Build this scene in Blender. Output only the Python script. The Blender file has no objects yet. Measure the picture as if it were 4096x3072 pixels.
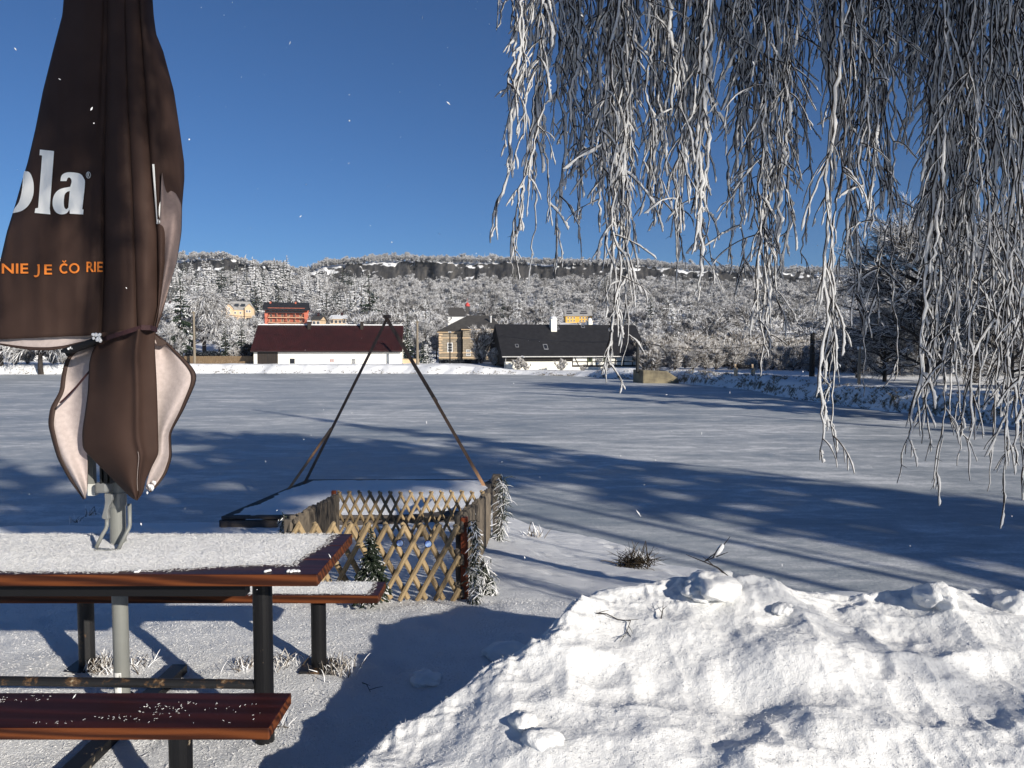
import bpy, bmesh, math, random
import numpy as np
from mathutils import Vector, Matrix

SC = bpy.context.scene
COL = SC.collection
RNG = np.random.default_rng(11)
random.seed(11)
R = math.radians

# ------------------------------------------------------------------ camera
CAMZ, HZ, F4 = 1.8, 1392.0, 2960.0          # eye height, horizon row and focal length in photograph pixels
PITCH = math.atan((1536 - HZ) / F4)
cam = bpy.data.cameras.new('camera'); cam_o = bpy.data.objects.new('camera', cam); COL.objects.link(cam_o)
cam.sensor_width = 36; cam.lens = 36 * F4 / 4096; cam.clip_start = 0.05; cam.clip_end = 4000
cam_o.location = (0, 0, CAMZ); cam_o.rotation_euler = (R(90) - PITCH, 0, 0)
SC.camera = cam_o

# ------------------------------------------------------------------ sky, sun, exposure
SUN_AZ, SUN_EL = R(137.0), R(19.5)          # clockwise from +Y (the view direction)
world = bpy.data.worlds.new("World"); SC.world = world; world.use_nodes = True
wt = world.node_tree; bg = wt.nodes['Background']
sky = wt.nodes.new('ShaderNodeTexSky'); sky.sky_type = 'NISHITA'; sky.sun_disc = False
sky.sun_elevation = SUN_EL; sky.sun_rotation = SUN_AZ
sky.air_density = 1.0; sky.dust_density = 0.0; sky.ozone_density = 8.0; sky.altitude = 1500
wt.links.new(sky.outputs[0], bg.inputs[0]); bg.inputs[1].default_value = 0.068
SUN = Vector((math.sin(SUN_AZ) * math.cos(SUN_EL), math.cos(SUN_AZ) * math.cos(SUN_EL), math.sin(SUN_EL)))
sl = bpy.data.lights.new('sun', 'SUN'); sl.energy = 5.0; sl.angle = R(0.53); sl.color = (1.0, 0.93, 0.82)
so = bpy.data.objects.new('sun', sl); COL.objects.link(so)
so.rotation_euler = SUN.to_track_quat('Z', 'Y').to_euler(); so.location = SUN * 60
SC.cycles.diffuse_bounces = 7; SC.cycles.transmission_bounces = 8
SC.view_settings.view_transform = 'Standard'; SC.view_settings.look = 'None'
SC.view_settings.exposure = 0.32; SC.view_settings.gamma = 1.0

# ------------------------------------------------------------------ photograph pixel -> world helpers
def W(u, v, y):
    """point at distance y along the view seen at photograph pixel (u, v)"""
    a = (u - 2048) / F4; b = (1536 - v) / F4
    d = Vector((a, math.cos(PITCH) + b * math.sin(PITCH), b * math.cos(PITCH) - math.sin(PITCH)))
    s = y / d.y
    return Vector((d.x * s, y, CAMZ + d.z * s))
def Wz(u, v, z):
    """point at height z seen at photograph pixel (u, v)"""
    a = (u - 2048) / F4; b = (1536 - v) / F4
    d = Vector((a, math.cos(PITCH) + b * math.sin(PITCH), b * math.cos(PITCH) - math.sin(PITCH)))
    s = (z - CAMZ) / d.z
    return Vector((d.x * s, d.y * s, z))

# ------------------------------------------------------------------ numpy noise
def _h(ix, iy, seed):
    n = (ix.astype(np.int64) * 374761393 + iy.astype(np.int64) * 668265263 + seed * 974711) & 0xFFFFFFFF
    n = ((n ^ (n >> 13)) * 1274126177) & 0xFFFFFFFF
    return ((n ^ (n >> 16)) & 0xFFFF) / 65535.0
def vnoise(x, y, seed=0):
    x = np.asarray(x, float); y = np.asarray(y, float)
    ix = np.floor(x); iy = np.floor(y); fx = x - ix; fy = y - iy
    fx = fx * fx * fx * (fx * (fx * 6 - 15) + 10); fy = fy * fy * fy * (fy * (fy * 6 - 15) + 10)
    a = _h(ix, iy, seed); b = _h(ix + 1, iy, seed); c = _h(ix, iy + 1, seed); d = _h(ix + 1, iy + 1, seed)
    return (a * (1 - fx) + b * fx) * (1 - fy) + (c * (1 - fx) + d * fx) * fy
def fbm(x, y, octv=4, seed=0, gain=0.5):
    s = 0; a = 1; t = 0
    x = np.asarray(x, float); y = np.asarray(y, float)
    for o in range(octv):
        ca, sa = math.cos(o * 0.7), math.sin(o * 0.7)
        s = s + a * vnoise(x * ca - y * sa + o * 17.3, x * sa + y * ca - o * 9.1, seed + o); t += a; a *= gain
        x = x * 2.03; y = y * 2.03
    return s / t - 0.5
def billow(x, y, octv=4, seed=0, gain=0.5):
    s = 0; a = 1; t = 0
    for o in range(octv):
        s = s + a * np.abs(2 * vnoise(x + o * 13.7, y - o * 7.7, seed + o) - 1); t += a; a *= gain; x = x * 2.07; y = y * 2.07
    return s / t
def smooth(a, b, x):
    t = np.clip((np.asarray(x, float) - a) / (b - a), 0, 1); return t * t * (3 - 2 * t)

# ------------------------------------------------------------------ object helpers
def tag(o, label=None, cat=None, group=None, kind=None):
    if label: o['label'] = label
    if cat: o['category'] = cat
    if group: o['group'] = group
    if kind: o['kind'] = kind
    return o
def link(o, parent=None):
    COL.objects.link(o)
    if parent: o.parent = parent
    return o
def thing(name, label, cat, loc=(0, 0, 0), rz=0.0, group=None):
    o = bpy.data.objects.new(name, None); o.empty_display_size = 0.1; COL.objects.link(o)
    o.location = loc; o.rotation_euler = (0, 0, rz)
    return tag(o, label, cat, group)
def mesh_obj(name, verts, faces, mats, parent=None, midx=None, smooth_=False):
    """verts (N,3) array, faces list or (M,k) array; several face arrays may come as a list of arrays"""
    me = bpy.data.meshes.new(name)
    verts = np.asarray(verts, np.float32)
    if isinstance(faces, np.ndarray): faces = [faces]
    if len(faces) and isinstance(faces[0], np.ndarray):
        faces = [f for f in faces if len(f)]
        nl = sum(f.size for f in faces); nf = sum(len(f) for f in faces)
        me.vertices.add(len(verts)); me.vertices.foreach_set('co', verts.ravel())
        me.loops.add(nl); me.loops.foreach_set('vertex_index', np.concatenate([f.ravel() for f in faces]).astype(np.int32))
        me.polygons.add(nf)
        cnt = np.concatenate([np.full(len(f), f.shape[1]) for f in faces]); st = np.concatenate([[0], np.cumsum(cnt)[:-1]])
        me.polygons.foreach_set('loop_start', st.astype(np.int32))
        me.update(calc_edges=True)
    else:
        me.from_pydata([tuple(map(float, v)) for v in verts], [], [tuple(int(i) for i in f) for f in faces]); me.update()
    for m in (mats if isinstance(mats, (list, tuple)) else [mats]): me.materials.append(m)
    if midx is not None: me.polygons.foreach_set('material_index', np.asarray(midx, np.int32))
    if smooth_: me.polygons.foreach_set('use_smooth', np.ones(len(me.polygons), bool))
    me.validate()
    o = bpy.data.objects.new(name, me)
    return link(o, parent)
class MB:
    """collects simple shapes, linked as one mesh"""
    def __init__(s): s.v = []; s.f = []; s.m = []; s.mi = 0
    def mat(s, i): s.mi = i; return s
    def add(s, vs, fs):
        b = len(s.v); s.v += [tuple(map(float, p)) for p in vs]; s.f += [tuple(b + i for i in f) for f in fs]; s.m += [s.mi] * len(fs); return s
    def box(s, x0, x1, y0, y1, z0, z1):
        return s.add([(x0, y0, z0), (x1, y0, z0), (x1, y1, z0), (x0, y1, z0), (x0, y0, z1), (x1, y0, z1), (x1, y1, z1), (x0, y1, z1)],
                     [(0, 3, 2, 1), (4, 5, 6, 7), (0, 1, 5, 4), (1, 2, 6, 5), (2, 3, 7, 6), (3, 0, 4, 7)])
    def bar(s, a, b, w, h, up=(0, 0, 1)):
        """box from a to b, width w across, height h along up"""
        a = Vector(a); b = Vector(b); t = (b - a).normalized(); u = Vector(up); sx = t.cross(u)
        if sx.length < 1e-4: sx = t.cross(Vector((0, 1, 0)))
        sx.normalize(); u = sx.cross(t).normalized(); sx *= w / 2; u = u * (h / 2)
        return s.add([a - sx - u, a + sx - u, a + sx + u, a - sx + u, b - sx - u, b + sx - u, b + sx + u, b - sx + u],
                     [(0, 3, 2, 1), (4, 5, 6, 7), (0, 1, 5, 4), (1, 2, 6, 5), (2, 3, 7, 6), (3, 0, 4, 7)])
    def poly(s, pts): return s.add(pts, [tuple(range(len(pts)))])
    def prism(s, poly, d):
        """planar polygon extruded by vector d"""
        n = len(poly); d = Vector(d); P = [Vector(p) for p in poly]
        return s.add(P + [p + d for p in P], [tuple(reversed(range(n))), tuple(range(n, 2 * n))] + [(i, (i + 1) % n, n + (i + 1) % n, n + i) for i in range(n)])
    def tube(s, pts, r, m=10, caps=True):
        P = [Vector(p) for p in pts]; k = len(P); rr = r if isinstance(r, (list, tuple)) else [r] * k
        b = len(s.v); vs = []; ref = None
        for i in range(k):
            t = (P[min(i + 1, k - 1)] - P[max(i - 1, 0)]).normalized()
            if ref is None: ref = t.cross(Vector((0.31, 0.95, 0.05)));
            x = (ref - t * ref.dot(t)).normalized(); ref = x; y = t.cross(x)
            for j in range(m):
                a = 2 * math.pi * j / m; vs.append(P[i] + (x * math.cos(a) + y * math.sin(a)) * rr[i])
        fs = [(i * m + j, i * m + (j + 1) % m, (i + 1) * m + (j + 1) % m, (i + 1) * m + j) for i in range(k - 1) for j in range(m)]
        if caps: fs += [tuple(reversed(range(m))), tuple(range((k - 1) * m, k * m))]
        return s.add(vs, fs)
    def lathe(s, prof, c=(0, 0, 0), m=20):
        """profile [(r, z)] turned round a vertical axis"""
        vs = [(c[0] + r * math.cos(2 * math.pi * j / m), c[1] + r * math.sin(2 * math.pi * j / m), c[2] + z) for r, z in prof for j in range(m)]
        k = len(prof)
        fs = [(i * m + j, i * m + (j + 1) % m, (i + 1) * m + (j + 1) % m, (i + 1) * m + j) for i in range(k - 1) for j in range(m)]
        fs += [tuple(reversed(range(m))), tuple(range((k - 1) * m, k * m))]
        return s.add(vs, fs)
    def build(s, name, mats, parent=None, bevel=0, smooth_=False, label=None):
        o = mesh_obj(name, s.v, s.f, mats, parent, s.m, smooth_)
        if bevel:
            b = o.modifiers.new('bevel', 'BEVEL'); b.width = bevel; b.segments = 2; b.limit_method = 'ANGLE'
        if smooth_ == 'auto': pass
        if label: o['label'] = label
        return o
def grid_faces(nr, nc):
    i = np.arange(nr - 1)[:, None] * nc + np.arange(nc - 1)[None, :]
    return np.stack([i, i + 1, i + nc + 1, i + nc], -1).reshape(-1, 4)

# vectorised tubes and frost fins along many polylines at once: P (n,k,3)
def _frames(P):
    T = np.empty_like(P); T[:, 1:-1] = P[:, 2:] - P[:, :-2]; T[:, 0] = P[:, 1] - P[:, 0]; T[:, -1] = P[:, -1] - P[:, -2]
    T /= np.linalg.norm(T, axis=2, keepdims=True) + 1e-9
    return T
def tubes(P, Rr, m=3):
    n, k, _ = P.shape; T = _frames(P)
    ref = np.array([0.43, 0.89, 0.13]); X = np.cross(T, ref); X /= np.linalg.norm(X, axis=2, keepdims=True) + 1e-9; Y = np.cross(T, X)
    a = 2 * np.pi * np.arange(m) / m
    V = P[:, :, None] + (X[:, :, None] * np.cos(a)[None, None, :, None] + Y[:, :, None] * np.sin(a)[None, None, :, None]) * Rr[:, :, None, None]
    base = (np.arange(n)[:, None, None] * k + np.arange(k - 1)[None, :, None]) * m
    j = np.arange(m)[None, None, :]; jn = (j + 1) % m
    Fq = np.stack([base + j, base + jn, base + m + jn, base + m + j], -1).reshape(-1, 4)
    return V.reshape(-1, 3), Fq
def fins(P, wdir, A, B, core=0.3):
    """frost blade: 4 corners per ring - back edge, two flanks, outer edge - growing along wdir by A, half thickness B"""
    n, k, _ = P.shape; T = _frames(P)
    Wd = np.broadcast_to(wdir, P.shape); Wd = Wd - T * (Wd * T).sum(2, keepdims=True); Wd = Wd / (np.linalg.norm(Wd, axis=2, keepdims=True) + 1e-9)
    N = np.cross(T, Wd)
    A = A[:, :, None]; B = B[:, :, None]
    V = np.stack([P + Wd * A * 0.02, P + Wd * A * 0.5 + N * B, P + Wd * A, P + Wd * A * 0.5 - N * B], 2)
    base = (np.arange(n)[:, None, None] * k + np.arange(k - 1)[None, :, None]) * 4
    j = np.arange(4)[None, None, :]; jn = (j + 1) % 4
    Fq = np.stack([base + j, base + jn, base + 4 + jn, base + 4 + j], -1).reshape(-1, 4)
    e0 = np.arange(n)[:, None] * k * 4
    caps = np.concatenate([e0 + np.array([[3, 2, 1, 0]]), e0 + (k - 1) * 4 + np.array([[0, 1, 2, 3]])])
    return V.reshape(-1, 3), np.concatenate([Fq, caps])
class NB:
    """collects numpy geometry"""
    def __init__(s): s.v = []; s.f = []; s.m = []; s.n = 0
    def add(s, V, Fq, mi=0): s.v.append(V); s.f.append(Fq + s.n); s.m.append(np.full(len(Fq), mi)); s.n += len(V); return s
    def build(s, name, mats, parent=None, smooth_=False):
        return mesh_obj(name, np.concatenate(s.v), s.f, mats, parent, np.concatenate(s.m), smooth_)

# ------------------------------------------------------------------ materials
def new_mat(name):
    m = bpy.data.materials.new(name); m.use_nodes = True
    return m, m.node_tree, m.node_tree.nodes['Principled BSDF']
def ramp(nt, fac, stops, interp='LINEAR'):
    r = nt.nodes.new('ShaderNodeValToRGB'); e = r.color_ramp; e.interpolation = interp
    while len(e.elements) < len(stops): e.elements.new(0.5)
    for el, (p, c) in zip(e.elements, stops):
        el.position = p; el.color = (*c, 1) if len(c) == 3 else c
    nt.links.new(fac, r.inputs[0]); return r.outputs[0]
def coords(nt, scale=(1, 1, 1), kind='Object', rot=(0, 0, 0)):
    t = nt.nodes.new('ShaderNodeTexCoord'); mp = nt.nodes.new('ShaderNodeMapping')
    mp.inputs['Scale'].default_value = scale; mp.inputs['Rotation'].default_value = rot
    nt.links.new(t.outputs[kind], mp.inputs[0]); return mp.outputs[0]
def noise(nt, vec, scale, detail=4, rough=0.55, dist=0.0):
    n = nt.nodes.new('ShaderNodeTexNoise'); n.inputs['Scale'].default_value = scale; n.inputs['Detail'].default_value = detail
    n.inputs['Roughness'].default_value = rough; n.inputs['Distortion'].default_value = dist
    nt.links.new(vec, n.inputs['Vector']); return n.outputs['Fac']
def bump(nt, h, strength, dist, bsdf, prev=None):
    b = nt.nodes.new('ShaderNodeBump'); b.inputs['Strength'].default_value = strength; b.inputs['Distance'].default_value = dist
    nt.links.new(h, b.inputs['Height'])
    if prev is not None: nt.links.new(prev, b.inputs['Normal'])
    nt.links.new(b.outputs[0], bsdf.inputs['Normal']); return b.outputs[0]
def math_(nt, op, a, b=None):
    n = nt.nodes.new('ShaderNodeMath'); n.operation = op
    for i, x in enumerate((a, b)):
        if x is None: continue
        if isinstance(x, (int, float)): n.inputs[i].default_value = x
        else: nt.links.new(x, n.inputs[i])
    return n.outputs[0]
def mixc(nt, fac, a, b):
    n = nt.nodes.new('ShaderNodeMix'); n.data_type = 'RGBA'
    for i, x in ((0, fac), (6, a), (7, b)):
        if isinstance(x, (int, float)): n.inputs[i].default_value = x
        elif isinstance(x, tuple): n.inputs[i].default_value = (*x, 1)
        else: nt.links.new(x, n.inputs[i])
    return n.outputs[2]
def plain(name, c1, c2=None, scale=8, rough=0.7, bmp=0.0, bscale=None, metal=0.0, spec=0.3, stretch=(1, 1, 1), lo=0.35, hi=0.65):
    m, nt, b = new_mat(name); b.inputs['Roughness'].default_value = rough; b.inputs['Metallic'].default_value = metal
    b.inputs['Specular IOR Level'].default_value = spec
    v = coords(nt, stretch)
    f = noise(nt, v, scale, 5, 0.6)
    c2 = c2 or tuple(x * 0.78 for x in c1)
    nt.links.new(ramp(nt, f, [(lo, c2), (hi, c1)]), b.inputs['Base Color'])
    if bmp: bump(nt, noise(nt, v, bscale or scale * 4, 4, 0.65), bmp, 0.01, b)
    return m
M = {}
def snow_mat(name, col=(0.86, 0.87, 0.88), g1=55, g2=400, s1=0.5, s2=0.35, d1=0.03, d2=0.004):
    m, nt, b = new_mat(name); b.inputs['Roughness'].default_value = 0.55; b.inputs['Specular IOR Level'].default_value = 0.25
    v = coords(nt)
    f = noise(nt, v, 3.0, 4, 0.6)
    nt.links.new(ramp(nt, f, [(0.3, tuple(x * 0.93 for x in col)), (0.7, col)]), b.inputs['Base Color'])
    p = bump(nt, noise(nt, v, g1, 4, 0.7), s1, d1, b)
    bump(nt, noise(nt, v, g2, 2, 0.7), s2, d2, b, p)
    return m
M['snow'] = snow_mat('trodden snow', g1=60, g2=260, s1=0.75, s2=0.55, d1=0.035, d2=0.008)
M['snow_far'] = snow_mat('distant snow', g1=1.5, g2=7, s1=0.6, s2=0.4, d1=0.3, d2=0.08)
M['snow_heap'] = snow_mat('ploughed snow', (0.80, 0.80, 0.79), 34, 200, 0.32, 0.45, 0.03, 0.006)
M['snow_fluff'] = snow_mat('fresh rime', (0.9, 0.9, 0.9), 160, 600, 0.6, 0.5, 0.01, 0.004)
# ================================================================== SETTING
ICE = -1.6
# pond outline (x, y), seen clockwise from the near left corner
NEAR = [(-75, 13.0), (-20, 13.2), (-9.4, 13.6), (-5.6, 14.1), (-0.4, 15.2), (0.63, 13.6), (1.74, 12.4), (2.2, 11.2), (3.36, 9.9), (6.7, 9.6), (13, 9.2), (20, 9.4)]
FAR = [(23.5, 20), (21.6, 30.7), (20.6, 37.4), (18.3, 46.6), (19.0, 60), (15.8, 72.5), (11.5, 82), (6, 89.5), (0, 94), (-15, 97.5), (-40, 98.5), (-75, 93)]
POND = np.array(NEAR + FAR, float)
def pond_sd(x, y):
    """signed distance to the pond outline, positive on land"""
    x = np.asarray(x, float); y = np.asarray(y, float)
    d2 = np.full(x.shape, 1e9); ins = np.zeros(x.shape, bool); n = len(POND)
    for i in range(n):
        a = POND[i]; b = POND[(i + 1) % n]; ex, ey = b - a
        t = np.clip(((x - a[0]) * ex + (y - a[1]) * ey) / (ex * ex + ey * ey), 0, 1)
        d2 = np.minimum(d2, (x - a[0] - t * ex) ** 2 + (y - a[1] - t * ey) ** 2)
        c = ((a[1] > y) != (b[1] > y)) & (x < (b[0] - a[0]) * (y - a[1]) / (b[1] - a[1] + 1e-12) + a[0])
        ins ^= c
    return np.sqrt(d2) * np.where(ins, -1, 1)
def shore_y(x): return np.interp(x, [p[0] for p in NEAR], [p[1] for p in NEAR])
def near_z(x, y):
    x = np.asarray(x, float); y = np.asarray(y, float)
    s = shore_y(x) + 0.45 * fbm(x * 0.6, y * 0 + 3.3, 3, 5)
    t = np.clip((y - 4.4) / (s - 4.4), 0, 1.3); tc = np.clip(t, 0, 1)
    z = ICE * (1.12 * np.sqrt(tc * tc + 0.06 ** 2) - 0.0672) / (0.0 + 1.12 * math.sqrt(1.0036) - 0.0672)
    bank = np.exp(-((y - (s - 0.9)) / 0.7) ** 2) * 0.20          # drifted lip above the ice
    z = z + bank * (0.55 + 0.9 * fbm(x * 0.8, y * 0.8, 3, 9))
    z = np.where(t > 1, ICE - 0.5 * (t - 1) * 6, z)
    z = z + 0.06 * fbm(x * 1.1, y * 1.1, 4, 21) * smooth(0.0, 0.3, 1.05 - t) + 0.02 * fbm(x * 6, y * 6, 3, 31) * (t < 1)
    return z
def gpoint(u, v, dy=0.0):
    """where the view ray through photograph pixel (u, v) meets the near ground"""
    y = 1.5
    while y < 18:
        p = W(u, v, y)
        if p.z <= float(near_z(p.x, p.y)) + dy: return p
        y += 0.01
    return W(u, v, 12)
# near snow ground: two sheets that meet at y=4.4 .. fine one under the furniture, coarser round it
xs = np.concatenate([np.linspace(-26, -6, 60, endpoint=False), np.linspace(-6, 8, 470, endpoint=False), np.linspace(8, 28, 70)])
ys = np.concatenate([np.linspace(-30, 1.0, 60, endpoint=False), np.linspace(1.0, 17, 520)])
X, Y = np.meshgrid(xs, ys)
Z = near_z(X, Y)
# footprints and small dents on the terrace and the path towards the jetty
for _ in range(150):
    cx, cy = RNG.uniform(-3.5, 3.2), RNG.uniform(3.0, 11.5); a = RNG.uniform(0.4, 1.1); ang = RNG.uniform(-0.6, 0.6) + 0.4
    dx = (X - cx) * math.cos(ang) + (Y - cy) * math.sin(ang); dy = -(X - cx) * math.sin(ang) + (Y - cy) * math.cos(ang)
    g = np.exp(-((dx / 0.05) ** 2 + (dy / 0.12) ** 2))
    Z -= 0.028 * a * g; Z += 0.012 * a * np.exp(-(((dx - 0.02) / 0.1) ** 2 + ((dy - 0.1) / 0.16) ** 2))
tag(mesh_obj('snowy_ground', np.stack([X, Y, Z], -1).reshape(-1, 3), grid_faces(len(ys), len(xs)), M['snow'], smooth_=True), kind='structure')

# ice sheet of the pond
m, nt, b = new_mat('wind-swept pond ice'); b.inputs['Roughness'].default_value = 0.42; b.inputs['Specular IOR Level'].default_value = 0.35
v = coords(nt, (0.45, 1.0, 1.0)); f1 = noise(nt, v, 0.35, 9, 0.68, 0.8)
v2 = coords(nt, (0.6, 1, 1), rot=(0, 0, 0.35)); f2 = noise(nt, v2, 2.2, 8, 0.74, 0.4)
v3 = coords(nt, (0.8, 1, 1)); f3 = noise(nt, v3, 22, 4, 0.78)
v4 = coords(nt, (0.16, 1, 1), rot=(0, 0, -0.12)); f4 = noise(nt, v4, 0.9, 8, 0.72, 1.2)
s = math_(nt, 'ADD', math_(nt, 'MULTIPLY', f1, 0.34), math_(nt, 'ADD', math_(nt, 'MULTIPLY', f2, 0.26), math_(nt, 'ADD', math_(nt, 'MULTIPLY', f4, 0.26), math_(nt, 'MULTIPLY', f3, 0.14))))
nt.links.new(ramp(nt, s, [(0.40, (0.20, 0.235, 0.265)), (0.47, (0.34, 0.37, 0.39)), (0.52, (0.47, 0.49, 0.50)), (0.56, (0.66, 0.67, 0.67)), (0.62, (0.84, 0.84, 0.83))]), b.inputs['Base Color'])
nt.links.new(ramp(nt, s, [(0.42, (0.38,) * 3), (0.56, (0.65,) * 3)]), b.inputs['Roughness'])
p = bump(nt, s, 0.8, 0.07, b); bump(nt, f3, 0.4, 0.012, b, p)
M['ice'] = m
xs = np.linspace(-80, 28, 40); ys = np.linspace(7.5, 102, 40); X, Y = np.meshgrid(xs, ys)
tag(mesh_obj('pond_ice', np.stack([X, Y, np.full_like(X, ICE)], -1).reshape(-1, 3), grid_faces(40, 40), M['ice']), kind='structure')

# ------------------------------------------------------------------ land beyond the pond and the hill with its sandstone rim
UB = [-900, 0, 600, 780, 800, 925, 935, 990, 1000, 1130, 1142, 1170, 1182, 1262, 1275, 1335, 1342, 1475, 1482, 1640, 1700, 1970, 2100, 2230, 2560, 2700, 2850, 3000, 3300, 3500, 4096, 5000]
VT = [1070, 1055, 1040, 1037, 1032, 1032, 1050, 1054, 1066, 1068, 1077, 1078, 1092, 1090, 1060, 1060, 1057, 1050, 1044, 1040, 1047, 1047, 1052, 1058, 1062, 1074, 1086, 1088, 1094, 1100, 1125, 1140]
VB = [1100, 1092, 1093, 1084, 1093, 1095, 1078, 1080, 1072, 1074, 1100, 1102, 1100, 1098, 1098, 1102, 1104, 1106, 1114, 1118, 1112, 1110, 1108, 1102, 1104, 1112, 1114, 1118, 1124, 1128, 1150, 1165]
def v2z(v, d): return CAMZ + (HZ - v) / F4 * d
def land_z(x, y):
    x = np.asarray(x, float); y = np.asarray(y, float)
    sd = pond_sd(x, y)
    top = -0.45 + 0 * x
    mill = np.exp(-(((x - 9) / 14) ** 2 + ((y - 100) / 14) ** 2))
    top = top - 0.75 * smooth(0.2, 0.8, mill)
    n = fbm(x * 0.35, y * 0.35, 4, 41)
    wid = np.where((x > 13.5) & (y < 75), 1.15, 2.6)
    up = smooth(0.0, 1.0, (sd + 1.6 * n * smooth(0, 1, sd + 1.0)) / wid)
    z = ICE - 0.25 + (top - ICE + 0.25) * up + 0.22 * n * up + 0.25 * fbm(x * 1.3, y * 1.3, 3, 43) * up * smooth(7, 1, sd)
    z = np.where(sd < 0, ICE - 0.25 + sd * 0.25, z)
    return z
def hill_z(t, d):
    """height of the slope at view ratio t = x / y and distance y = d"""
    u = t * F4 + 2048
    uk = np.arange(-2200, 6300, 12.0); ker = np.hanning(9); ker /= ker.sum()
    vb = np.interp(u, uk, np.convolve(np.pad(np.interp(uk, UB, VB), 40, mode='edge'), np.hanning(81) / np.hanning(81).sum(), 'valid')[:len(uk)])
    vt = np.interp(u, uk, np.convolve(np.pad(np.interp(uk, UB, VT), 4, mode='edge'), ker, 'valid')[:len(uk)])
    zb = v2z(vb + 34, 478.0); zt = v2z(vt, 486.0)
    k = [106, 140, 180, 230, 300, 345, 400, 478]
    zs = [-0.9 + 0 * t, 0.0 + 0 * t, v2z(1352, 180.) + 0 * t, v2z(1328, 230.) + 0 * t, v2z(1309, 300.) + 0 * t, v2z(1284, 345.) + 0 * t, v2z(0.45 * 1284 + 0.55 * vb, 400.), zb]
    z = np.zeros_like(t * d)
    for i in range(len(k) - 1):
        w = np.clip((d - k[i]) / (k[i + 1] - k[i]), 0, 1)
        z = np.where((d >= k[i]) & (d <= k[i + 1]), zs[i] + (zs[i + 1] - zs[i]) * w, z)
    z = z + 1.6 * fbm(t * 40, d * 0.03, 4, 77) * smooth(150, 260, d) * smooth(478, 455, d)
    z = np.where(d > 478, zb + (zt - zb) * smooth(478, 486, d), z)
    z = np.where(d > 486, zt + smooth(486, 620, d) * 1.5, z)
    return z
# flat land round the pond
xs = np.concatenate([np.linspace(-140, -82, 30, endpoint=False), np.linspace(-82, 40, 400, endpoint=False), np.linspace(40, 150, 50)])
ys = np.concatenate([np.linspace(16, 118, 350)])
X, Y = np.meshgrid(xs, ys); Z = land_z(X, Y)
Fq = grid_faces(len(ys), len(xs))
keep = (pond_sd(X, Y) > -1.5).reshape(-1)[Fq].any(1)
m, nt, b = new_mat('snowy bank with dead grass'); b.inputs['Roughness'].default_value = 0.7; b.inputs['Specular IOR Level'].default_value = 0.2
v = coords(nt); geo = nt.nodes.new('ShaderNodeNewGeometry'); sep = nt.nodes.new('ShaderNodeSeparateXYZ'); nt.links.new(geo.outputs['Normal'], sep.inputs[0])
f = noise(nt, v, 1.9, 6, 0.72); g = noise(nt, v, 7, 4, 0.7)
steep = ramp(nt, math_(nt, 'ADD', sep.outputs['Z'], math_(nt, 'MULTIPLY', math_(nt, 'SUBTRACT', f, 0.5), 1.1)), [(0.46, (1, 1, 1)), (0.60, (0, 0, 0))])
grass = ramp(nt, g, [(0.35, (0.035, 0.03, 0.02)), (0.55, (0.13, 0.105, 0.06)), (0.7, (0.3, 0.27, 0.2))])
nt.links.new(mixc(nt, steep, (0.86, 0.87, 0.88), grass), b.inputs['Base Color']); bump(nt, g, 0.6, 0.15, b)
M['bank'] = m
tag(mesh_obj('far_bank', np.stack([X, Y, Z], -1).reshape(-1, 3), Fq[keep], M['bank'], smooth_=True), kind='structure')
# hill
ts = np.linspace(-1.35, 1.35, 1100)
ds = np.concatenate([np.linspace(106.2, 470, 92, endpoint=False), np.linspace(470, 492, 46, endpoint=False), np.linspace(492, 900, 26)])
T, D = np.meshgrid(ts, ds); Z = hill_z(T, D)
uu = T * F4 + 2048
# the rim breaks into blocks: shift the face in depth by cracked, stepped noise along the wall
bq = T * 42 + 2.6 * fbm(T * 26, T * 0 + 1.1, 4, 3); blk = np.floor(bq); jit = _h(blk, blk * 0 + 7, 5)
face = np.exp(-((D - 482) / 7.0) ** 2)
col = bq - blk
crack = np.exp(-(np.minimum(col, 1 - col) / 0.05) ** 2) * (0.3 + _h(blk, blk * 0 + 2, 4))
off = (jit - 0.5) * 6 + crack * 4.0 + 7 * fbm(T * 90, Z * 0.16, 5, 8) + 4.0 * fbm(T * 260, Z * 0.6, 4, 12)
Zc = Z + face * ((_h(blk, blk * 0 + 3, 9) - 0.62) * 5.0 + 3.5 * fbm(T * 160, T * 0 + 2, 3, 14)) * smooth(479, 486, D)
DD = D + off * face
tag(mesh_obj('hill_terrain', np.stack([T * DD, DD, Zc], -1).reshape(-1, 3), grid_faces(len(ds), len(ts)), None or M['bank'], smooth_=False), kind='structure')
m, nt, b = new_mat('snow over sandstone rim'); b.inputs['Roughness'].default_value = 0.85; b.inputs['Specular IOR Level'].default_value = 0.1
geo = nt.nodes.new('ShaderNodeNewGeometry'); sep = nt.nodes.new('ShaderNodeSeparateXYZ'); nt.links.new(geo.outputs['Normal'], sep.inputs[0])
v = coords(nt, (1, 1, 0.25)); f = noise(nt, v, 0.25, 6, 0.7); v1 = coords(nt); g = noise(nt, v1, 0.16, 5, 0.65)
rock = ramp(nt, f, [(0.32, (0.018, 0.019, 0.022)), (0.5, (0.042, 0.041, 0.042)), (0.70, (0.10, 0.093, 0.085))])
st = ramp(nt, math_(nt, 'ADD', sep.outputs['Z'], math_(nt, 'MULTIPLY', math_(nt, 'SUBTRACT', g, 0.5), 0.5)), [(0.60, (1, 1, 1)), (0.70, (0, 0, 0))])
nt.links.new(mixc(nt, st, (0.8, 0.81, 0.83), rock), b.inputs['Base Color']); bump(nt, f, 0.5, 1.0, b)
M['hill'] = m
bpy.data.objects['hill_terrain'].data.materials[0] = m
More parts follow.
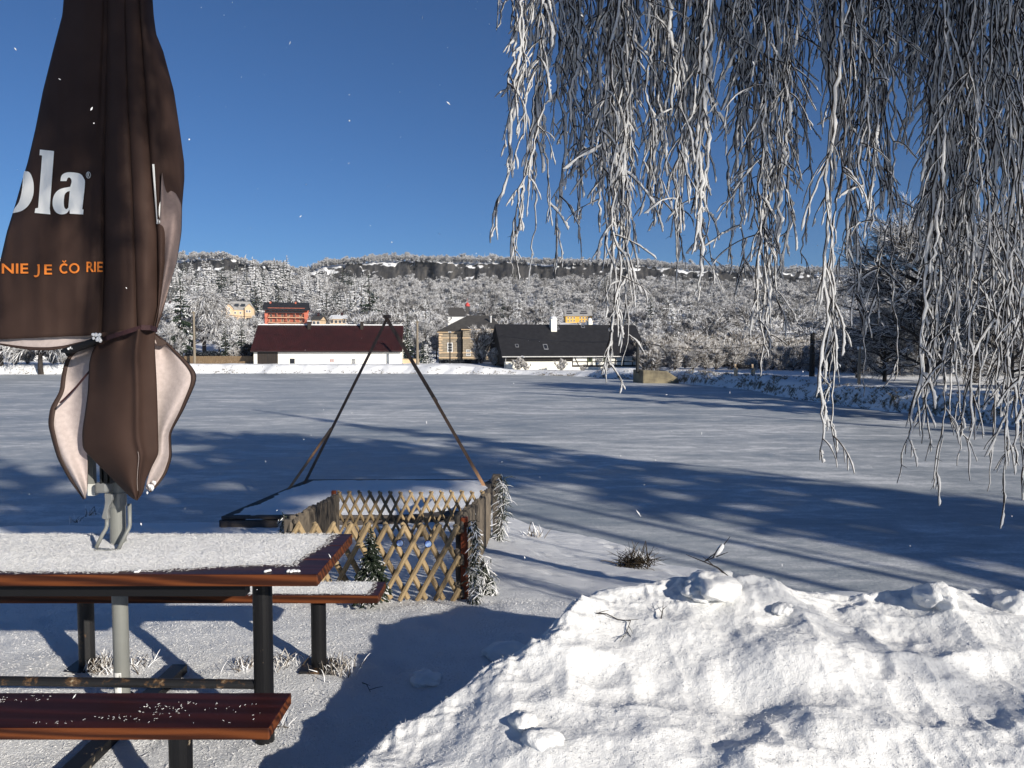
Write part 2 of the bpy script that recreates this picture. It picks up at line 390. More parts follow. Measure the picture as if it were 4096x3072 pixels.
# shoreline tufts: frosted dead grass along the banks, too many to count
n = 9500
k = RNG.integers(len(NEAR), len(POND) - 1, n); tt = RNG.random(n); P0 = POND[k] * (1 - tt)[:, None] + POND[k + 1] * tt[:, None]
P0 = P0 + RNG.normal(0, 0.7, (n, 2)); sd = pond_sd(P0[:, 0], P0[:, 1])
cl = fbm(P0[:, 0] * 0.5, P0[:, 1] * 0.5, 3, 61)
ok = (sd > 0.25) & (sd < 2.8) & (cl > -0.07); P0 = P0[ok]; n = len(P0)
nb = NB(); bl = 7
base = np.repeat(np.stack([P0[:, 0], P0[:, 1], land_z(P0[:, 0], P0[:, 1]) - 0.03], -1), bl, 0); q = len(base)
ang = RNG.random(q) * 6.28; ln = RNG.uniform(0.08, 0.24, q); lean = RNG.uniform(0.1, 0.9, q)
dirv = np.stack([np.cos(ang) * lean, np.sin(ang) * lean, np.ones(q)], -1)
Pp = np.stack([base, base + dirv * (ln * 0.5)[:, None], base + dirv * np.array([1.5, 1.5, 0.8]) * ln[:, None]], 1)
V_, F_ = tubes(Pp, np.broadcast_to(np.array([0.018, 0.014, 0.005]), (q, 3)), 3); nb.add(V_, F_)
m, nt, b = new_mat('dead frosted grass'); b.inputs['Roughness'].default_value = 0.8
geo = nt.nodes.new('ShaderNodeNewGeometry')
nt.links.new(ramp(nt, geo.outputs['Random Per Island'], [(0.0, (0.06, 0.05, 0.03)), (0.45, (0.16, 0.12, 0.06)), (0.62, (0.4, 0.37, 0.3)), (1, (0.8, 0.8, 0.8))]), b.inputs['Base Color'])
M['tuft'] = m
tag(nb.build('bank_grass', m), 'tufts of frosted brown grass along the pond bank', 'grass', kind='stuff')
# ================================================================== BUILDINGS
M['plaster'] = plain('weathered white plaster', (0.86, 0.84, 0.76), (0.70, 0.66, 0.55), 1.3, 0.85, 0.2, 12, lo=0.25, hi=0.5)
M['roof_red'] = plain('dark red roof sheet', (0.045, 0.013, 0.013), (0.028, 0.010, 0.010), 0.8, 0.5, 0)
M['roof_black'] = plain('black slate', (0.022, 0.022, 0.025), (0.012, 0.012, 0.014), 2.0, 0.6, 0.3, 14)
M['roof_grey'] = plain('grey slate', (0.075, 0.070, 0.065), (0.05, 0.047, 0.045), 2.0, 0.8, 0.3, 10)
M['roof_pale'] = plain('frosted roof', (0.42, 0.41, 0.39), (0.3, 0.29, 0.28), 0.6, 0.8)
M['timber_dark'] = plain('tarred boards', (0.022, 0.019, 0.016), (0.012, 0.01, 0.009), 3, 0.75, 0.3, 10, stretch=(1, 1, 0.2))
M['brown_door'] = plain('dark brown door boards', (0.040, 0.030, 0.024), (0.022, 0.017, 0.014), 3, 0.7, stretch=(3, 3, 0.2))
M['glass_dark'] = plain('dark window glass', (0.03, 0.035, 0.045), (0.02, 0.022, 0.03), 2, 0.12, spec=0.6)
M['white_paint'] = plain('white paint', (0.8, 0.8, 0.78), (0.7, 0.7, 0.68), 4, 0.6)
M['green_frame'] = plain('moss green window frame', (0.10, 0.13, 0.05), None, 4, 0.6)
M['orange_wall'] = plain('orange render', (0.55, 0.165, 0.10), (0.45, 0.13, 0.08), 0.4, 0.85)
M['orange_trim'] = plain('pale orange trim', (0.85, 0.55, 0.36), None, 1, 0.8)
M['cream_wall'] = plain('cream render', (0.70, 0.52, 0.33), (0.6, 0.44, 0.28), 0.5, 0.85)
M['yellow_wall'] = plain('yellow render', (0.80, 0.48, 0.09), (0.7, 0.4, 0.07), 0.5, 0.85)
M['red_dome'] = plain('red metal dome', (0.62, 0.07, 0.06), None, 2, 0.5)
M['panel'] = plain('solar panel', (0.012, 0.016, 0.03), None, 3, 0.25)
M['zinc'] = plain('zinc sheet', (0.5, 0.5, 0.5), (0.38, 0.38, 0.38), 3, 0.45, metal=0.6)
M['fence_wood'] = plain('brown fence boards', (0.25, 0.175, 0.10), (0.16, 0.11, 0.065), 2.5, 0.8, 0.3, 9, stretch=(3, 3, 0.4))
M['pole_wood'] = plain('weathered pole wood', (0.27, 0.23, 0.17), (0.17, 0.14, 0.11), 3, 0.8, 0.3, 9, stretch=(4, 4, 0.3))
M['pole_dark'] = plain('tarred pole', (0.02, 0.018, 0.017), None, 3, 0.7)
M['wire'] = plain('cable', (0.02, 0.02, 0.022), None, 3, 0.6)
M['concrete'] = plain('lichened concrete', (0.28, 0.24, 0.155), (0.13, 0.112, 0.08), 1.2, 0.9, 0.15, 5)
M['iron'] = plain('black iron', (0.018, 0.018, 0.018), None, 5, 0.55)
M['hedge_dark'] = plain('dark hedge', (0.012, 0.016, 0.016), (0.006, 0.008, 0.01), 8, 0.8)
m, nt, b = new_mat('sandstone ashlar'); b.inputs['Roughness'].default_value = 0.9
v = coords(nt); br = nt.nodes.new('ShaderNodeTexBrick'); br.inputs['Scale'].default_value = 1.0
mp = nt.nodes.new('ShaderNodeMapping'); mp.inputs['Rotation'].default_value = (R(90), 0, 0); nt.links.new(v, mp.inputs[0]); nt.links.new(mp.outputs[0], br.inputs[0])
br.inputs['Brick Width'].default_value = 0.75; br.inputs['Row Height'].default_value = 0.32; br.inputs['Mortar Size'].default_value = 0.022
br.inputs['Color1'].default_value = (0.44, 0.37, 0.27, 1); br.inputs['Color2'].default_value = (0.31, 0.26, 0.19, 1); br.inputs['Mortar'].default_value = (0.14, 0.11, 0.08, 1)
nt.links.new(mixc(nt, math_(nt, 'MULTIPLY', noise(nt, v, 1.3, 5, 0.7), 0.55), br.outputs[0], (0.17, 0.14, 0.11)), b.inputs['Base Color']); bump(nt, br.outputs['Fac'], -0.4, 0.03, b)
M['ashlar'] = m

class Site:
    """builds in world coordinates and hangs the parts on an Empty at the building's base"""
    def __init__(s, name, label, cat, loc, rz=0.0, group=None):
        s.root = thing(name, label, cat, loc, rz, group); s.inv = (Matrix.Translation(Vector(loc)) @ Matrix.Rotation(rz, 4, 'Z')).inverted(); s.local = rz != 0
    def part(s, mb, name, mats, parent=None, shift=True, **kw):
        if shift: mb.v = [tuple(s.inv @ Vector(p)) for p in mb.v]
        return mb.build(name, mats, parent or s.root, **kw)
def fx(u, d): return (u - 2048) / F4 * d
def fz(v, d): return CAMZ + (HZ - v) / F4 * d
def window(site, x0, x1, z0, z1, y, frame=None, nx=2, nz=2, t=0.07, shift=True, name='window', glass=None, label=None):
    """framed window standing 4 cm proud of a wall whose front is at y"""
    fm = MB(); fm.box(x0 - t, x0, y - 0.05, y, z0 - t, z1 + t).box(x1, x1 + t, y - 0.05, y, z0 - t, z1 + t).box(x0, x1, y - 0.05, y, z1, z1 + t).box(x0, x1, y - 0.05, y, z0 - t, z0)
    for i in range(1, nx): xx = x0 + (x1 - x0) * i / nx; fm.box(xx - t * 0.3, xx + t * 0.3, y - 0.045, y - 0.02, z0, z1)
    for i in range(1, nz): zz = z0 + (z1 - z0) * i / nz; fm.box(x0, x1, y - 0.042, y - 0.018, zz - t * 0.3, zz + t * 0.3)
    w = site.part(fm, name, frame or M['white_paint'], shift=shift, label=label)
    site.part(MB().box(x0, x1, y - 0.016, y - 0.003, z0, z1), 'pane', glass or M['glass_dark'], parent=w, shift=shift)
    return w
def gable_roof(site, x0, x1, y0, y1, ze, zr, mat, th=0.16, ov=0.45, ridge_in=(0, 0), name='roof', shift=True, yr=None):
    yr = (y0 + y1) / 2 if yr is None else yr; mb = MB()
    sl = (zr - ze) / (yr - y0); za = ze - ov * sl; sl2 = (zr - ze) / (y1 - yr); zb = ze - ov * sl2
    A = [(x0, y0 - ov, za), (x1, y0 - ov, za), (x1 - ridge_in[1], yr, zr), (x0 + ridge_in[0], yr, zr)]
    B = [(x1, y1 + ov, zb), (x0, y1 + ov, zb), (x0 + ridge_in[0], yr, zr), (x1 - ridge_in[1], yr, zr)]
    mb.prism(A, (0, 0, th)); mb.prism(B, (0, 0, th))
    return site.part(mb, name, mat, shift=shift)

# ---- long white barn with the dark red roof
d = 106.0; x0, x1 = fx(1025, d), fx(1605, d); ze, zr = 1.62, 5.05; y1 = d + 9
s = Site('barn', 'long low white barn with dark red ribbed roof on far bank', 'barn', ((x0 + x1) / 2, d, -0.75))
w = MB(); w.box(x0, x1, d, d + 0.3, -0.75, ze).box(x0, x1, y1 - 0.3, y1, -0.75, ze)
for xx in (x0, x1 - 0.3): w.prism([(xx, d + 0.3, -0.75), (xx, y1 - 0.3, -0.75), (xx, y1 - 0.3, ze), (xx, (d + y1) / 2, zr - 0.1), (xx, d + 0.3, ze)], (0.3, 0, 0))
s.part(w, 'wall', M['plaster'])
rf = gable_roof(s, x0 - 0.35, x1 + 0.1, d, y1, ze, zr, M['roof_red'])
rb = MB(); sl = (zr - ze) / 4.5
for i in range(84):
    xx = x0 - 0.3 + i * (x1 - x0 + 0.35) / 84; rb.bar((xx, d - 0.44, ze - 0.44 * sl + 0.185), (xx, d + 4.4, ze + 4.4 * sl + 0.185), 0.035, 0.035)
s.part(rb, 'roof_rib', M['roof_red'], parent=rf)['kind'] = 'stuff'
s.part(MB().box(x0 - 0.3, x1 + 0.05, d + 4.38, d + 4.62, zr + 0.13, zr + 0.27), 'snow_ridge', M['snow_far'], parent=rf)
s.part(MB().bar((x0 - 0.35, d - 0.52, ze - 0.36), (x1 + 0.1, d - 0.52, ze - 0.36), 0.12, 0.1), 'gutter', M['iron'])
for i, u in enumerate((1256, 1461)):
    cx = fx(u, d + 4.2); c = MB().box(cx - 0.22, cx + 0.22, d + 3.6, d + 4.2, zr - 0.9, zr + 0.55).box(cx - 0.27, cx + 0.27, d + 3.55, d + 4.25, zr + 0.55, zr + 0.65)
    ch = s.part(c, 'chimney', M['brown_door']); s.part(MB().box(cx - 0.25, cx + 0.25, d + 3.57, d + 4.23, zr + 0.65, zr + 0.78), 'snow_cap', M['snow_far'], parent=ch)
a, b_ = fx(1040, d), fx(1118, d); dr = MB().box(a, b_, d - 0.07, d - 0.01, -0.72, fz(1405, d))
dd = s.part(dr, 'barn_door', M['brown_door'])
db = MB().box(a - 0.05, b_ + 0.05, d - 0.11, d - 0.075, fz(1407, d), fz(1405, d)).box((a + b_) / 2 - 0.03, (a + b_) / 2 + 0.03, d - 0.1, d - 0.075, -0.7, fz(1408, d))
s.part(db, 'door_rail', M['iron'], parent=dd)
for u0, u1, v0, v1, kw in ((1166, 1181, 1436, 1454, dict(nx=2, nz=3, frame=M['timber_dark'])), (1320, 1335, 1437, 1447, dict(nx=3, nz=2, frame=M['white_paint'], label='small window with reddish panes', glass=plain('reddish pane', (0.3, 0.08, 0.07), None, 3, 0.4))), (1406, 1420, 1436, 1457, dict(nx=3, nz=4))):
    window(s, fx(u0, d), fx(u1, d), fz(v1, d), fz(v0, d), d, t=0.06, **kw)

s.root.rotation_euler.z = R(6.5)
# ---- half-timbered mill with black roof, turned 12.5 degrees
a = R(12.5); ox, oy = -1.0, 100.0
s = Site('mill_house', 'long half-timbered house with steep black roof and white chimney', 'house', (ox, oy, -1.35), a)
def mx(u): k = (u - 2048) / F4; return (k * oy - ox) / (math.cos(a) - k * math.sin(a))
def my(x): return oy + x * math.sin(a)
def mz(u, v): return CAMZ + (HZ - v) / F4 * my(mx(u)) + 1.35
L = mx(2580); ze = mz(2300, 1414); zr = 6.35; dp = 9.0
xs_ = mx(2289)
w = MB(); w.box(0.02, xs_, 0.0, 0.3, 0, mz(2150, 1446)).box(xs_, L, 0.0, 0.3, 0, ze).box(L - 0.3, L, 0.3, dp, 0, ze).box(0, L, dp - 0.3, dp, 0, ze)
w.prism([(L - 0.3, 0.3, ze), (L - 0.3, dp - 0.3, ze), (L - 0.3, dp / 2, zr - 0.15)], (0.3, 0, 0))
s.part(w, 'wall', M['plaster'], shift=False)
w = MB(); w.box(0, xs_ - 0.01, -0.03, 0.27, mz(2150, 1446), ze)
w.prism([(0, 0.3, 0.9), (0, dp, 0.9), (0, dp, ze), (0, dp / 2, zr - 0.12), (0, 0.3, ze)], (0.25, 0, 0))
s.part(w, 'boarding', M['timber_dark'], shift=False)
rf = gable_roof(s, -0.45, L + 0.3, 0, dp, ze, zr, M['roof_black'], ov=0.5, shift=False)
tf = MB()
zt, zs = ze - 0.02, mz(2400, 1466)
def tbar(u0, v0, u1, v1, w_=0.13): tf.bar((mx(u0), -0.012, mz(u0, v0)), (mx(u1), -0.012, mz(u1, v1)), w_, 0.05, up=(0, -1, 0))
tbar(2289, 1419, 2580, 1417); tbar(2289, 1464, 2580, 1463, 0.24); tbar(2289, 1447, 2580, 1445)
for u in (2290, 2350, 2368, 2384, 2427, 2444, 2462, 2494, 2530, 2545, 2579): tf.bar((mx(u), -0.02, zs), (mx(u), -0.02, zt), 0.12, 0.05, up=(0, -1, 0))
tf.bar((mx(2292), -0.028, zt), (mx(2316), -0.028, zs), 0.12, 0.04, up=(0, -1, 0)); tf.bar((mx(2576), -0.028, zt), (mx(2556), -0.028, zs), 0.12, 0.04, up=(0, -1, 0))
s.part(tf, 'timber_frame', M['timber_dark'], shift=False)
for u0, u1 in ((2353, 2364), (2416, 2427), (2533, 2544)): window(s, mx(u0), mx(u1), mz(u0, 1444), mz(u0, 1422), -0.05, frame=M['green_frame'], nx=1, nz=2, t=0.09, shift=False)
window(s, mx(2386), mx(2409), mz(2390, 1443), mz(2390, 1428), -0.05, nx=4, nz=2, t=0.06, shift=False)
s.part(MB().bar((-0.45, -0.58, ze - 0.42), (L + 0.3, -0.58, ze - 0.42), 0.13, 0.11), 'gutter', M['zinc'], shift=False)
s.part(MB().tube([(0.12, -0.5, ze - 0.45), (0.12, -0.1, ze - 0.75), (0.12, -0.1, 0)], 0.05, 8), 'downpipe', M['zinc'], shift=False)
for u, yy, t_, mat in ((2249, 4.1, 1330, M['plaster']), (2411, 5.4, 1318, M['plaster'])):
    k = (u - 2048) / F4; xx = mx(u) - 0.25; hw = 0.42 if u < 2300 else 0.3; top = (CAMZ + (HZ - (1280 if u < 2300 else 1284)) / F4 * 104.5) + 1.35
    ch = s.part(MB().box(xx - hw, xx + hw, yy - 0.8, yy + 0.1, zr - 1.6, top).box(xx - hw - 0.06, xx + hw + 0.06, yy - 0.86, yy + 0.16, top, top + 0.12), 'chimney', mat, shift=False)
    sc_ = MB().lathe([(hw * 1.05, 0), (hw * 1.2, 0.12), (hw * 1.0, 0.3), (hw * 0.4, 0.42)], (xx, yy - 0.35, top + 0.12), 10); s.part(sc_, 'snow_cap', M['snow_far'], parent=ch, shift=False, smooth_=True)
sl = (zr - ze) / (dp / 2)
def roofwin(u, v0, v1, w_):
    x = mx(u) - 0.3; y0 = None
    for yy in np.linspace(0, 4.4, 200):
        if ze + yy * sl + 0.16 - 1.35 >= CAMZ + (HZ - v1) / F4 * (my(x) + yy) : y0 = yy; break
    hh = (v1 - v0) / F4 * 103 / sl; n = Vector((0, -sl, 1)).normalized() * 0.06
    p0 = Vector((x - w_ / 2, y0, ze + y0 * sl + 0.18)); q = [p0, p0 + Vector((w_, 0, 0)), p0 + Vector((w_, hh, hh * sl)), p0 + Vector((0, hh, hh * sl))]
    o = s.part(MB().prism([p - n * 0.5 for p in q], n), 'roof_window', M['zinc'], shift=False)
    c = sum(q, Vector()) / 4; qq = [c + (p - c) * 0.74 + n * 0.55 for p in q]
    s.part(MB().prism(qq, n * 0.15), 'pane', M['glass_dark'], parent=o, shift=False)
roofwin(2083, 1378, 1390, 0.45); roofwin(2197, 1378, 1399, 0.6); roofwin(2270, 1308, 1318, 0.4); roofwin(2376, 1302, 1312, 0.5)

# ---- sandstone villa behind, hip roof
d = 118.0; dr_ = 116.9
s = Site('villa', 'square sandstone villa with grey hipped roof beside black roof', 'house', (fx(1870, d), d, -0.8))
xa, xb, xc = fx(1757, d), fx(1845, d), fx(2012, dr_); xb2 = fx(1852, dr_)
zt, zt2 = fz(1331, d), fz(1320, dr_)
w = MB().box(xa, xb, d, d + 9, -0.8, zt).box(xb2, xc, dr_, d + 9, -0.8, zt2 - 0.02)
s.part(w, 'wall', M['ashlar'])
q = MB()
for i in range(9): zz = 0.9 + i * 0.42; q.box(xa - 0.06, xa + (0.55 if i % 2 else 0.35), d - 0.06, d - 0.005, zz, zz + 0.24)
s.part(q, 'quoin', M['cream_wall'])
c = MB()
for v0 in (1352, 1411, 1431): c.box(xa - 0.07, xb, d - 0.1, d - 0.004, fz(v0 + 2, d), fz(v0 - 2, d)); c.box(xb2 - 0.07, xc, dr_ - 0.1, dr_ - 0.004, fz(v0 + 2, dr_), fz(v0 - 2, dr_))
c.box(xa - 0.25, xb - 0.01, d - 0.3, d + 9.2, zt, zt + 0.18).box(xb2 - 0.25, xc + 0.25, dr_ - 0.3, d + 9.2, zt2, zt2 + 0.18)
s.part(c, 'cornice', M['cream_wall'])
zrd = fz(1262, 122); ra, rb_ = fx(1871, 122), fx(1962, 122); e0 = zt + 0.19
mb = MB(); P0 = [(xa - 0.4, d - 0.45, e0), (xc + 0.4, d - 0.45, e0 + 0.02), (xc + 0.4, d + 9.4, e0), (xa - 0.4, d + 9.4, e0)]; r0, r1 = (ra, d + 4.2, zrd), (rb_, d + 4.2, zrd)
mb.add(P0 + [r0, r1], [(0, 1, 5, 4), (1, 2, 5), (2, 3, 4, 5), (3, 0, 4), (3, 2, 1, 0)])
yr2 = d + 1.6; zz2 = e0 + (zrd - e0) * (yr2 - d + 0.45) / 4.65
mb.add([(xb2 - 0.4, dr_ - 0.45, zt2 + 0.19), (xc + 0.42, dr_ - 0.45, zt2 + 0.19), ((xb2 + xc) / 2, yr2 + 1.2, zz2 + 0.75), (xb2 - 0.4, yr2 - 0.5, zt2 + 0.19), (xc + 0.42, yr2 - 0.5, zt2 + 0.19)], [(0, 1, 2), (3, 0, 2), (1, 4, 2)])
rf = s.part(mb, 'roof', M['roof_grey'])
s.part(MB().tube([(fx(1963, 120), 120.2, fz(1300, 120)), (fx(1963, 120), 120.2, fz(1268, 120))], 0.17, 10).tube([(fx(1963, 120), 120.2, fz(1268, 120) + 0.01), (fx(1963, 120), 120.2, fz(1264, 120))], 0.24, 10), 'chimney_pipe', M['zinc'])
window(s, fx(1793, d), fx(1808, d), fz(1406, d), fz(1374, d), d, nx=2, nz=3, t=0.14)
window(s, fx(1803, d), fx(1811, d), fz(1453, d), fz(1445, d), d, nx=1, nz=1, t=0.08)
window(s, fx(1867, dr_), fx(1881, dr_), fz(1421, dr_), fz(1401, dr_), dr_, nx=3, nz=3, t=0.1)
window(s, fx(1932, dr_), fx(1946, dr_), fz(1421, dr_), fz(1401, dr_), dr_, nx=3, nz=3, t=0.1)

# ---- orange guest house on the slope
d = 320.0; g0 = float(hill_z(np.array((1150 - 2048) / F4), np.array(d)))
s = Site('guest_house', 'orange guest house with dark roof and balconies on wooded slope', 'guest house', (fx(1148, d), d, g0 - 2))
x0, x1 = fx(1066, d), fx(1233, d); zt = fz(1236, d); yb = d + 11
w = MB().box(x0, x1, d + 1.2, yb, g0 - 2, zt).box(x0, fx(1078, d), d, d + 1.2, g0 - 2, fz(1252, d)).box(fx(1216, d), x1, d, d + 1.2, g0 - 2, fz(1252, d)).box(fx(1078, d), fx(1220, d), d + 0.3, d + 1.2, fz(1246, d), fz(1232, d))
s.part(w, 'wall', M['orange_wall'])
gable_roof(s, fx(1059, d), fx(1237, d), d - 0.5, yb, fz(1240, d), fz(1212, d + 4), M['roof_black'], ov=0.3, yr=d + 4.5)
s.part(MB().prism([(fx(1072, d), d - 0.9, fz(1252, d)), (fx(1218, d), d - 0.9, fz(1252, d)), (fx(1218, d), d + 0.29, fz(1246, d)), (fx(1072, d), d + 0.29, fz(1246, d))], (0, 0, 0.25)), 'porch_roof', M['roof_black'])
for v in (1270, 1291):
    bl = MB().box(fx(1078, d) + 0.02, fx(1216, d) - 0.02, d - 0.5, d + 1.19, fz(v + 2, d), fz(v, d))
    bo = s.part(bl, 'balcony', M['orange_trim'])
    rl = MB().box(fx(1078, d), fx(1216, d), d - 0.6, d - 0.52, fz(v - 8, d), fz(v - 7, d)).box(fx(1078, d), fx(1216, d), d - 0.6, d - 0.52, fz(v - 2, d), fz(v - 1, d))
    for i in range(40): xx = fx(1078, d) + (i + 0.5) * (fx(1216, d) - fx(1078, d)) / 40; rl.box(xx - 0.05, xx + 0.05, d - 0.59, d - 0.53, fz(v - 1.1, d), fz(v - 7, d))
    s.part(rl, 'balustrade', M['brown_door'], parent=bo)
for u in (1113, 1148, 1183): s.part(MB().box(fx(u, d) - 0.12, fx(u, d) + 0.12, d - 0.3, d, g0 - 2, fz(1252, d)), 'balcony_post', M['orange_wall'])
for v, us, dy in ((1240, (1089, 1113, 1136, 1159, 1183, 1206), d + 0.3), (1261, (1092, 1113, 1136, 1159, 1183, 1206), d + 1.2), (1281, (1092, 1113, 1136, 1159, 1183, 1206), d + 1.2)):
    for j, u in enumerate(us):
        tall = v > 1250 and j in (0, 2, 4); window(s, fx(u - 3.6, dy), fx(u + 3.6, dy), fz(v + (7 if tall else 4.5), dy), fz(v - 4.5, dy), dy, frame=M['orange_trim'], nx=2, nz=1, t=0.16)
for u in (1098, 1194): s.part(MB().box(fx(u, d + 4) - 0.35, fx(u, d + 4) + 0.35, d + 3.6, d + 4.4, fz(1222, d), fz(1206, d)), 'chimney', M['orange_wall'])

s.root.rotation_euler.z = R(14)
# ---- cream house with two gables
d = 335.0; g0 = float(hill_z(np.array((955 - 2048) / F4), np.array(d)))
s = Site('gabled_house', 'cream house with pale frosted roof and twin gables on slope', 'house', (fx(955, d), d, g0 - 2))
w = MB().box(fx(905, d), fx(1016, d), d, d + 9, g0 - 2, fz(1238, d)).box(fx(892, d), fx(906, d) - 0.02, d + 1, d + 8, g0 - 2, fz(1242, d))
for ua, ub in ((908, 938), (982, 1016)):
    c = (fx(ua, d) + fx(ub, d)) / 2; w.prism([(fx(ua, d), d - 1.2, g0 - 2), (fx(ub, d), d - 1.2, g0 - 2), (fx(ub, d), d - 1.2, fz(1233, d)), (c, d - 1.2, fz(1216, d)), (fx(ua, d), d - 1.2, fz(1233, d))], (0, 1.18, 0))
s.part(w, 'wall', M['cream_wall'])
gable_roof(s, fx(903, d), fx(1019, d), d, d + 9, fz(1238, d), fz(1208, d + 4), M['roof_pale'], ridge_in=(2.2, 2.2), ov=0.3)
for ua, ub in ((908, 938), (982, 1016)):
    c = (fx(ua, d) + fx(ub, d)) / 2; mb = MB()
    for e in (fx(ua, d) - 0.3, fx(ub, d) + 0.3): mb.prism([(e, d - 1.6, fz(1235, d)), (c, d - 1.6, fz(1214.5, d)), (c, d + 3, fz(1214.5, d)), (e, d + 3, fz(1235, d))], (0, 0, 0.25))
    s.part(mb, 'gable_roof', M['roof_pale'])
s.part(MB().prism([(fx(891, d), d + 0.6, fz(1243, d)), (fx(905, d), d + 0.6, fz(1240, d)), (fx(912, d), d + 4, fz(1224, d)), (fx(905, d), d + 4, fz(1224, d))], (0, 0, 0.25)), 'side_roof', M['roof_red'])
for u in (951, 975): window(s, fx(u - 7, d), fx(u + 7, d), fz(1224, d), fz(1216, d), d + 0.9, frame=M['iron'], nx=3, nz=1, t=0.12, name='dormer')
for u, v in ((923, 1237), (990, 1246), (1000, 1246), (923, 1252), (945, 1252), (965, 1252)): window(s, fx(u - 3, d), fx(u + 3, d), fz(v + 4, d), fz(v - 4, d), d - 1.2 if u in (923, 990, 1000) else d, nx=2, nz=1, t=0.14)

s.root.rotation_euler.z = R(16)
# ---- yellow house with solar panels
d = 330.0; g0 = float(hill_z(np.array((2305 - 2048) / F4), np.array(d)))
s = Site('solar_house', 'yellow house with dark solar panels on its pale roof', 'house', (fx(2305, d), d, g0 - 2))
x0, x1 = fx(2262, d), fx(2367, d); y1 = d + 10; ze, zr = fz(1263, d), fz(1240, d + 4)
w = MB().box(x0, x1, d, d + 0.4, g0 - 2, ze); w.prism([(x0, d + 0.4, g0 - 2), (x0, y1, g0 - 2), (x0, y1, ze), (x0, d + 5, zr - 0.1), (x0, d + 0.4, ze)], (0.4, 0, 0)); w.prism([(x1 - 0.4, d + 0.4, g0 - 2), (x1 - 0.4, y1, g0 - 2), (x1 - 0.4, y1, ze), (x1 - 0.4, d + 5, zr - 0.1), (x1 - 0.4, d + 0.4, ze)], (0.4, 0, 0))
s.part(w, 'wall', M['yellow_wall'])
gable_roof(s, x0 - 0.5, x1 + 0.3, d, y1, ze, zr, M['roof_pale'])
sl = (zr - ze) / 5
for i, (ua, ub, ya, yb) in enumerate(((2266, 2290, 1.2, 2.1), (2320, 2350, 1.2, 2.1), (2268, 2288, 3.0, 3.8), (2296, 2312, 3.0, 3.8), (2325, 2348, 3.0, 3.8))):
    s.part(MB().prism([(fx(ua, d), d + ya, ze + ya * sl + 0.2), (fx(ub, d), d + ya, ze + ya * sl + 0.2), (fx(ub, d), d + yb, ze + yb * sl + 0.2), (fx(ua, d), d + yb, ze + yb * sl + 0.2)], (0, 0, 0.08)), 'solar_panel', M['panel'])
for v in (1272, 1284):
    for u in (2272, 2284, 2296, 2320, 2332, 2344, 2356): window(s, fx(u - 2.3, d), fx(u + 2.3, d), fz(v + 3, d), fz(v - 3, d), d, frame=M['white_paint'], nx=1, nz=1, t=0.1)

# ---- church with red dome
d = 300.0; g0 = float(hill_z(np.array((1835 - 2048) / F4), np.array(d)))
s = Site('chapel', 'white chapel with grey roof and small red domed turret', 'chapel', (fx(1835, d), d, g0 - 2))
x0, x1 = fx(1792, d), fx(1868, d); ze, zr = fz(1263, d), fz(1232, d + 4)
s.part(MB().box(x0, x1, d, d + 8, g0 - 2, ze), 'wall', M['white_paint'])
gable_roof(s, x0 - 0.4, x1 + 0.4, d, d + 8, ze, zr, M['roof_grey'], ridge_in=(0.6, 2.5), ov=0.4)
s.part(MB().box(fx(1861, d), fx(1876, d), d + 2.2, d + 3.8, ze - 3, fz(1225, d)), 'turret', M['roof_grey'])
s.part(MB().lathe([(0.95, 0), (0.98, 0.35), (0.85, 0.9), (0.55, 1.35), (0.1, 1.6), (0.04, 1.7), (0.04, 3.2)], (fx(1868.5, d), d + 3, fz(1225, d) + 0.01), 14), 'dome', M['red_dome'], smooth_=True)
window(s, fx(1803, d), fx(1808, d), fz(1276, d), fz(1268, d), d, nx=1, nz=2, t=0.1)

# ---- little houses half hidden in the woods
def cottage(label, u0, u1, v0, ve, vb, d, wall, roof, deep=7):
    g = float(hill_z(np.array(((u0 + u1) / 2 - 2048) / F4), np.array(d)))
    s = Site('cottage', label, 'house', (fx((u0 + u1) / 2, d), d, g - 1.5), 0, 'cottages half hidden in the frosted woods')
    x0, x1 = fx(u0, d), fx(u1, d); ze, zr = fz(ve, d), fz(v0, d + deep / 2)
    w = MB().box(x0, x1, d, d + deep, g - 1.5, ze)
    for e in (x0, x1 - 0.3): w.prism([(e, d + 0.02, ze), (e, d + deep - 0.02, ze), (e, d + deep / 2, zr - 0.1)], (0.3, 0, 0))
    s.part(w, 'wall', wall); gable_roof(s, x0 - 0.4, x1 + 0.4, d, d + deep, ze, zr, roof)
    n = max(2, int((u1 - u0) / 14))
    for i in range(n):
        xx = x0 + (i + 0.5) * (x1 - x0) / n; window(s, xx - 0.4, xx + 0.4, ze - 1.6, ze - 0.6, d, nx=2, nz=1, t=0.08)
    s.part(MB().box((x0 + x1) / 2 - 0.3, (x0 + x1) / 2 + 0.3, d + deep / 2 - 0.9, d + deep / 2 - 0.3, zr - 0.8, zr + 0.9), 'chimney', M['roof_red'])
cottage('small cottage with dark roof just above red barn ridge', 1251, 1283, 1264, 1278, 1300, 230, M['cream_wall'], M['roof_grey'])
cottage('low mustard cottage with snowy roof behind red barn', 1322, 1402, 1262, 1274, 1300, 245, M['cream_wall'], M['snow_far'])
cottage('dark roofed house uphill right of white mill chimneys', 2438, 2522, 1254, 1272, 1290, 300, M['brown_door'], M['roof_black'])
cottage('pale yellow gabled cottage among trees right of ridge centre', 3226, 3284, 1256, 1268, 1290, 290, plain('ochre boards', (0.33, 0.25, 0.15), None, 1, 0.8), M['roof_grey'])
cottage('snow roofed house at left hidden behind brown parasol', 640, 704, 1213, 1236, 1262, 300, M['white_paint'], M['snow_far'])

